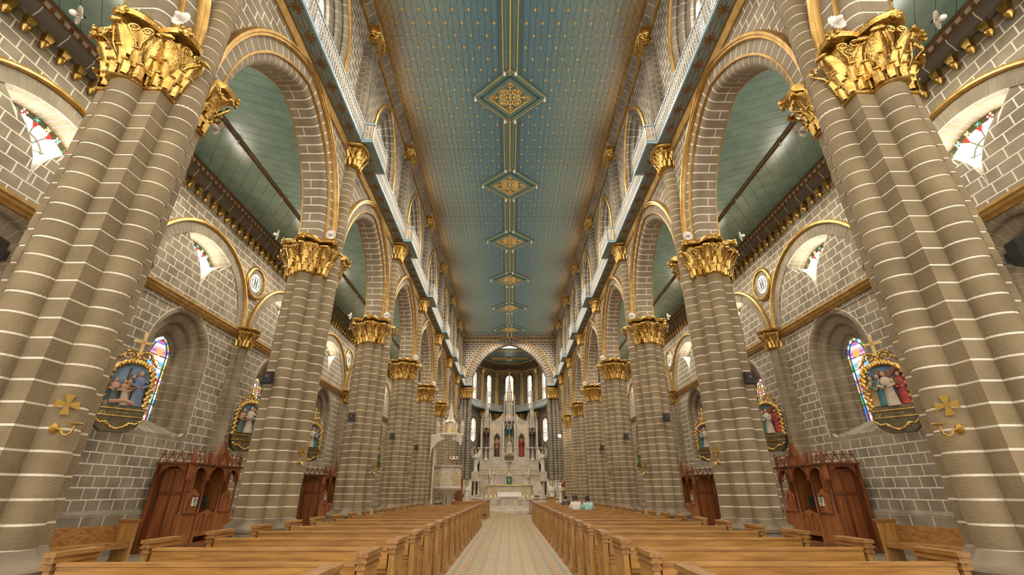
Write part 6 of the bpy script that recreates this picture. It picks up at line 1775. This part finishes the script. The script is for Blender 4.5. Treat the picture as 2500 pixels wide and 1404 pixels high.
for sg, xx in ((-1, x0 - .025), (1, x1 + .025)): cl.loft([[(xx + sg * .012 * sin(k * 1.7) * j / 2, -.5 + k / 10, 1.01 - .15 * j) for k in range(11)] for j in (0, 1, 2)], False, False, closed=False)
cl.build('cloth_drop', 'white', tb)
# gothic throne
th = thing('gothic_throne', 'Grey pointed gothic throne right of the altar', 'chair', (px(1314, 1200, Y=41)[0], 41.0, .86))
MB().prism([(-.4, 0), (.4, 0), (.4, .95), (0, 1.65), (-.4, .95)], lambda x, z, d: (x, d, z), .2, .28).build('backrest', 'marble', th); MB().box(-.35, .35, -.3, .2, .35, .45).build('seat', 'marble', th)
for x in (-.38, .38): MB().box(x - .05, x + .05, -.3, .28, 0, .7).build('arm', 'marble', th)
mb = MB(); mb.tube([(-.42, .18, .95), (0, .18, 1.7), (.42, .18, .95)], .03, 5); mb.build('gilt_edge', 'marble_gold', th)
# ---------------------------------------------------------------- altar rail
RY = 36.3
for s in (-1, 1):
    r = thing('altar_rail', 'Marble altar rail with gothic openings, %s of the gate' % SIDE[s], 'railing', (s * 1.25, RY, .44), group='altar rails')
    LX = 2.45
    MB(s).box(0, LX, -.12, .12, 0, .08).build('rail_base', 'marble', r); MB(s).box(0, LX, -.14, .14, .60, .67).build('rail_top', 'marble', r)
    k = 0
    while k * .5 < LX:
        MB(s).box(k * .5, k * .5 + .12, -.1, .1, .08, .60).build('baluster', 'marble', r)
        if k % 3 == 2: MB(s).box(k * .5 + .12, k * .5 + .5, -.03, .03, .08, .60).build('rail_panel', 'marble', r)
        else:
            mb = MB(s); xx = k * .5 + .31
            mb.tube([(xx - .19, 0, .1), (xx - .15, 0, .35), (xx, 0, .57), (xx + .15, 0, .35), (xx + .19, 0, .1)], .02, 5); mb.tube([(xx + .1 * cos(a), 0, .28 + .1 * sin(a)) for a in [2 * pi * q / 8 for q in range(8)]], .015, 5, True); mb.build('rail_tracery', 'marble', r)
        k += 1
    g = thing('rail_gate', 'White fretwork leaf of the altar rail gate, %s half' % SIDE[s], 'gate', (s * .02, RY - .05, .44), group='rail gates')
    mb = MB(s)
    for x in (0, .58, 1.15): mb.box(x, x + .04, -.02, .02, 0, .66)
    for z in (0, .30, .62): mb.box(0, 1.19, -.02, .02, z, z + .04)
    mb.build('gate_frame', 'rail_white', g)
    mb = MB(s)
    for k in range(8):
        for z in (.16, .46): mb.tube([(.08 + .14 * k + .06 * cos(a), 0, z + .08 * sin(a)) for a in [2 * pi * q / 7 for q in range(7)]], .012, 4, True)
    mb.build('gate_fretwork', 'rail_white', g)
    st = thing('kneeler_stand', 'Small red brown wooden stand in front of the altar rail, %s side' % SIDE[s], 'stand', (px(1172 if s < 0 else 1294, 1220, Y=34.4)[0], 34.4, FZ))
    MB().box(-.30, .30, -.14, .14, .82, .87).build('top', 'redwood2', st); MB().box(-.04, .04, -.04, .04, .05, .82).build('leg', 'redwood2', st); MB().box(-.2, .2, -.14, .14, 0, .05).build('foot', 'redwood2', st)
# banner
bn_ = thing('processional_banner', 'Purple and yellow banner on a pole right of the presbytery', 'banner', (px(1376, 1190, Y=38.0)[0], 38.0, .44))
mb = MB(); mb.lathe([(.025, 0), (.025, 2.2), (.05, 2.25), (.004, 2.4)], (.2, 0, 0), 6); mb.build('pole', 'brass', bn_)
MB().prism([(-.28, 1.35), (.2, 1.35), (.2, 2.05)], lambda x, z, d: (x, d, z), -.01, .01).build('purple_cloth', 'purple', bn_)
mb = MB(); mb.box(-.18, .2, -.012, .012, .55, 1.35); mb.tube([(-.28, -.01, 1.38), (.2, -.01, 2.08)], .04, 5); mb.build('yellow_cloth', 'yellow', bn_)
MB().box(-.10, .12, -.016, -.012, .7, 1.2).build('embroidery', 'brown_trim', bn_)
am = thing('side_ambo', 'Small wooden ambo behind the right rail', 'lectern', (px(1345, 1210, Y=35.0)[0], 35.0, FZ))
MB().box(-.3, .3, -.2, .2, 0, 1.0).build('ambo_body', 'wood', am); MB().box(-.36, .36, -.26, .26, 1.0, 1.06).build('ambo_top', 'wood_cap', am)
# ---------------------------------------------------------------- pulpit
PYP = 26.4
pu = thing('pulpit', 'Cream carved pulpit with spired canopy beside the fifth left pier', 'pulpit', (-3.32, PYP, FZ))
def octa(r, z, n=8, dx=0): return [(dx + r * cos(2 * pi * (k + .5) / n), r * sin(2 * pi * (k + .5) / n), z) for k in range(n)]
zf = -FZ
mb = MB(); mb.loft([octa(.38, 0), octa(.38, .12), octa(.26, .2)]); mb.build('pulpit_foot', 'marble', pu)
for k in range(6):
    a = 2 * pi * k / 6
    mb = MB(); mb.lathe([(.07, .15), (.055, .22), (.055, 1.05), (.08, 1.1), (.1, 1.18)], (.18 * cos(a), .18 * sin(a), 0), 8); mb.build('clustered_shaft', 'marble', pu, 40)
mb = MB(); mb.loft([octa(.28, 1.18), octa(.34, 1.24), octa(.55, 1.42), octa(.80, 1.50), octa(.84, 1.58), octa(.72, 1.62)]); mb.build('pulpit_corbel', 'marble', pu)
mb = MB(); mb.loft([octa(.70, 1.60), octa(.70, 2.56), octa(.80, 2.60), octa(.82, 2.68), octa(.66, 2.69)]); mb.build('pulpit_drum', 'marble', pu)
for k in range(8):
    a = 2 * pi * k / 8; ap = .70 * cos(pi / 8)
    f_ = lambda x, z, d: ((ap + d) * cos(a) - x * sin(a), (ap + d) * sin(a) + x * cos(a), z)
    p_ = MB(); p_.prism([(-.2, 1.72), (.2, 1.72), (.2, 2.1), (0, 2.45), (-.2, 2.1)], f_, .0, .03); p_ = p_.build('carved_panel', 'marble', pu)
    mb = MB()
    for half in archpath(.15, .26, 6, 2.08, 1.76, 2): path_sweep(mb, half, [(.03, -.015), (.055, -.015), (.055, .015), (.03, .015)], f_, 0)
    mb.tube([f_(.07 * cos(q), 1.95 + .1 * sin(q), .045) for q in [2 * pi * j / 8 for j in range(8)]], .018, 5, True); mb.build('panel_tracery', 'marble_gold', p_)
    a2 = a + pi / 8; mb = MB(); mb.lathe([(.06, 1.62), (.045, 1.7), (.045, 2.4), (.06, 2.5)], (.70 * cos(a2), .70 * sin(a2), 0), 6); mb.build('corner_shaft', 'marble', pu)
mb = MB(); mb.box(-.80, -.70, -.35, .35, 0, 4.2); mb.build('pulpit_back', 'marble', pu)
mb = MB(); mb.prism([(-.95, 2.9), (-.85, 3.5), (-.5, 3.9), (0, 4.05), (.5, 3.9), (.72, 3.65), (.72, 4.25), (-.95, 4.25)], lambda x, z, d: (x, d, z), -.62, -.56); mb.build('canopy_arch', 'marble', pu)
mb = MB(); mb.loft([octa(.80, 4.15), octa(.84, 4.25), octa(.78, 4.33), octa(.36, 4.36), octa(.30, 4.9), octa(.36, 4.95), octa(.20, 5.1), octa(.02, 6.0)]); cn = mb.build('canopy', 'marble', pu)
for k in range(8):
    a2 = 2 * pi * (k + .5) / 8
    mb = MB(); mb.lathe([(.05, 3.95), (.05, 4.7), (.08, 4.74), (.004, 5.1)], (.74 * cos(a2), .74 * sin(a2), 0), 6); mb.build('canopy_pinnacle', 'marble', cn)
    a = 2 * pi * k / 8; mb = MB(); mb.prism([(-.14, 4.36), (.14, 4.36), (0, 4.85)], lambda x, z, d: ((.36 + d) * cos(a) - x * sin(a), (.36 + d) * sin(a) + x * cos(a), z), 0, .03); mb.build('gablet', 'marble_gold', cn)
ls = thing('book_stand', 'Open book on a red wooden stand on the pulpit ledge', 'lectern', (-3.0, PYP - .35, FZ + 2.685))
MB().box(-.04, .04, -.04, .04, 0, .30).build('stand_leg', 'redwood2', ls); mb = MB(); mb.cbox((0, 0, .34), (.46, .34, .03), rx=.5); mb.build('stand_top', 'redwood2', ls)
bk = thing('open_book', 'Open white book lying on the pulpit stand', 'book', (-3.0, PYP - .36, FZ + 3.05))
for sg in (-1, 1):
    mb = MB(); mb.cbox((sg * .10, 0, .01), (.20, .30, .02), rx=.5, ry=-sg * .1); p_ = mb.build('page_block', 'paper', bk)
    mb = MB(); mb.cbox((sg * .10, -.01, .026), (.12, .16, .004), rx=.5, ry=-sg * .1); mb.build('printed_picture', 'ink', p_)
# red chair beside the pulpit
ch_ = thing('tall_chair', 'Dark red carved chair behind the pulpit', 'chair', (px(1121, 1170, Y=33)[0], 33.0, FZ))
MB().prism([(-.25, .5), (.25, .5), (.25, 2.1), (0, 2.5), (-.25, 2.1)], lambda x, z, d: (x, d, z), .2, .26).build('backrest', 'redwood', ch_); MB().box(-.28, .28, -.25, .26, .42, .5).build('seat', 'redwood', ch_)
for x in (-.25, .25):
    for y in (-.22, .22): MB().box(x - .03, x + .03, y - .03, y + .03, 0, .5).build('leg', 'redwood', ch_)
# ================================================================== seated people
def person(label, x, y, shirt, hair, scale=1.0, lean=0.0):
    t = thing('person', label, 'person', (x, y, FZ + .53)); t.scale = (.74 * scale, .8 * scale, .93 * scale)
    def skin(name, pts, edges, rad, mat, root=0):
        me = bpy.data.meshes.new(name); me.from_pydata(pts, edges, []); o = put(name, me, t); me.materials.append(M[mat])
        m1 = o.modifiers.new('skin', 'SKIN'); sv = me.skin_vertices[0].data
        for i, r in enumerate(rad): sv[i].radius = r if isinstance(r, tuple) else (r, r)
        sv[root].use_root = True; m1.use_smooth_shade = True
        m2 = o.modifiers.new('sub', 'SUBSURF'); m2.levels = 2; m2.render_levels = 2
        return o
    # pelvis at origin (seat level), facing +y
    P = [(0, 0, .10), (0, -.02, .28), (0, -.01, .46), (0, .03, .57), (0, .10, .64), (0, .14, .72),
         (.19, 0, .52), (.25, .06, .30), (.20, .27, .16), (.13, .36, .14), (-.19, 0, .52), (-.25, .06, .30), (-.20, .27, .16), (-.13, .36, .14),
         (.10, .10, .08), (.12, .46, .07), (.12, .48, -.36), (.12, .60, -.40), (-.10, .10, .08), (-.12, .46, .07), (-.12, .48, -.36), (-.12, .60, -.40)]
    E_ = [(0, 1), (1, 2), (2, 3), (3, 4), (4, 5), (2, 6), (6, 7), (7, 8), (8, 9), (2, 10), (10, 11), (11, 12), (12, 13), (0, 14), (14, 15), (15, 16), (16, 17), (0, 18), (18, 19), (19, 20), (20, 21)]
    Rr = [(.16, .13), (.15, .11), (.15, .10), .055, .085, .10, .07, .05, .04, .035, .07, .05, .04, .035, .09, .07, .05, .04, .09, .07, .05, .04]
    b = skin('body', P, E_, Rr, 'skin')
    S = [(0, 0, .05), (0, -.02, .26), (0, -.012, .45), (0, 0, .55), (.18, 0, .53), (.26, .05, .34), (-.18, 0, .53), (-.26, .05, .34)]
    skin('shirt', S, [(0, 1), (1, 2), (2, 3), (2, 4), (4, 5), (2, 6), (6, 7)], [(.20, .15), (.195, .135), (.20, .13), (.075, .07), .095, .07, .095, .07], shirt)
    T = [(0, .0, .06), (.10, .10, .08), (.12, .46, .07), (.12, .48, -.32), (-.10, .10, .08), (-.12, .46, .07), (-.12, .48, -.32)]
    skin('trousers', T, [(0, 1), (1, 2), (2, 3), (0, 4), (4, 5), (5, 6)], [(.17, .13), .105, .085, .065, .105, .085, .065], 'jeans')
    mb = MB(); mb.ball((0, .12, .745), .118, 12, 1.0, 1.0, 1.0); mb.ball((0, .07, .68), .09, 10, 1.05, .8, 1.0); mb.build('hair', hair, t, 60)
    for sg in (-1, 1):
        mb = MB()
        for q in range(5): 
            yy = .36 + (.02 if q < 4 else -.02); xx = sg * (.13 + .018 * (q - 2)); mb.tube([(xx, yy, .14), (xx, yy + .045 - .004 * abs(q - 2), .13), (xx, yy + .07 - .006 * abs(q - 2), .10)], .009, 5)
        mb.build('fingers', 'skin', t, 60)
    return t
M['brownhair'] = surf('brown_hair', (.035, .015, .009), (.06, .025, .015), .6, scale=20)
RWY = lambda k: ROW0 + PITCH * k - .17
person('Person in a white shirt seated in a right hand pew, seen from behind', 2.25, RWY(11) + .20, 'shirt_white', 'brownhair')
person('Person in an aqua top seated beside the white shirt, seen from behind', 2.66, RWY(11) + .20, 'shirt_aqua', 'darkhair', .96)
person('Person in dark clothes seated farther ahead in the right hand pews', 2.55, RWY(16) + .20, 'shirt_dark', 'darkhair', .92)
# small lit lamp by the right chancel pier
lm = thing('wall_lamp', 'Lit lamp on the right of the chancel near the gilt pilasters', 'lamp', (px(1366, 1064, Y=36.0)[0], 36.0, px(1366, 1064, Y=36.0)[2]))
mb = MB(); mb.ball((0, 0, 0), .11, 10); M['lit'] = emis('lit_bulb', (1, .9, .7), 30.0); mb.build('bulb', 'lit', lm); MB().box(-.02, .45, -.02, .02, -.15, -.11).build('arm', 'brass', lm)
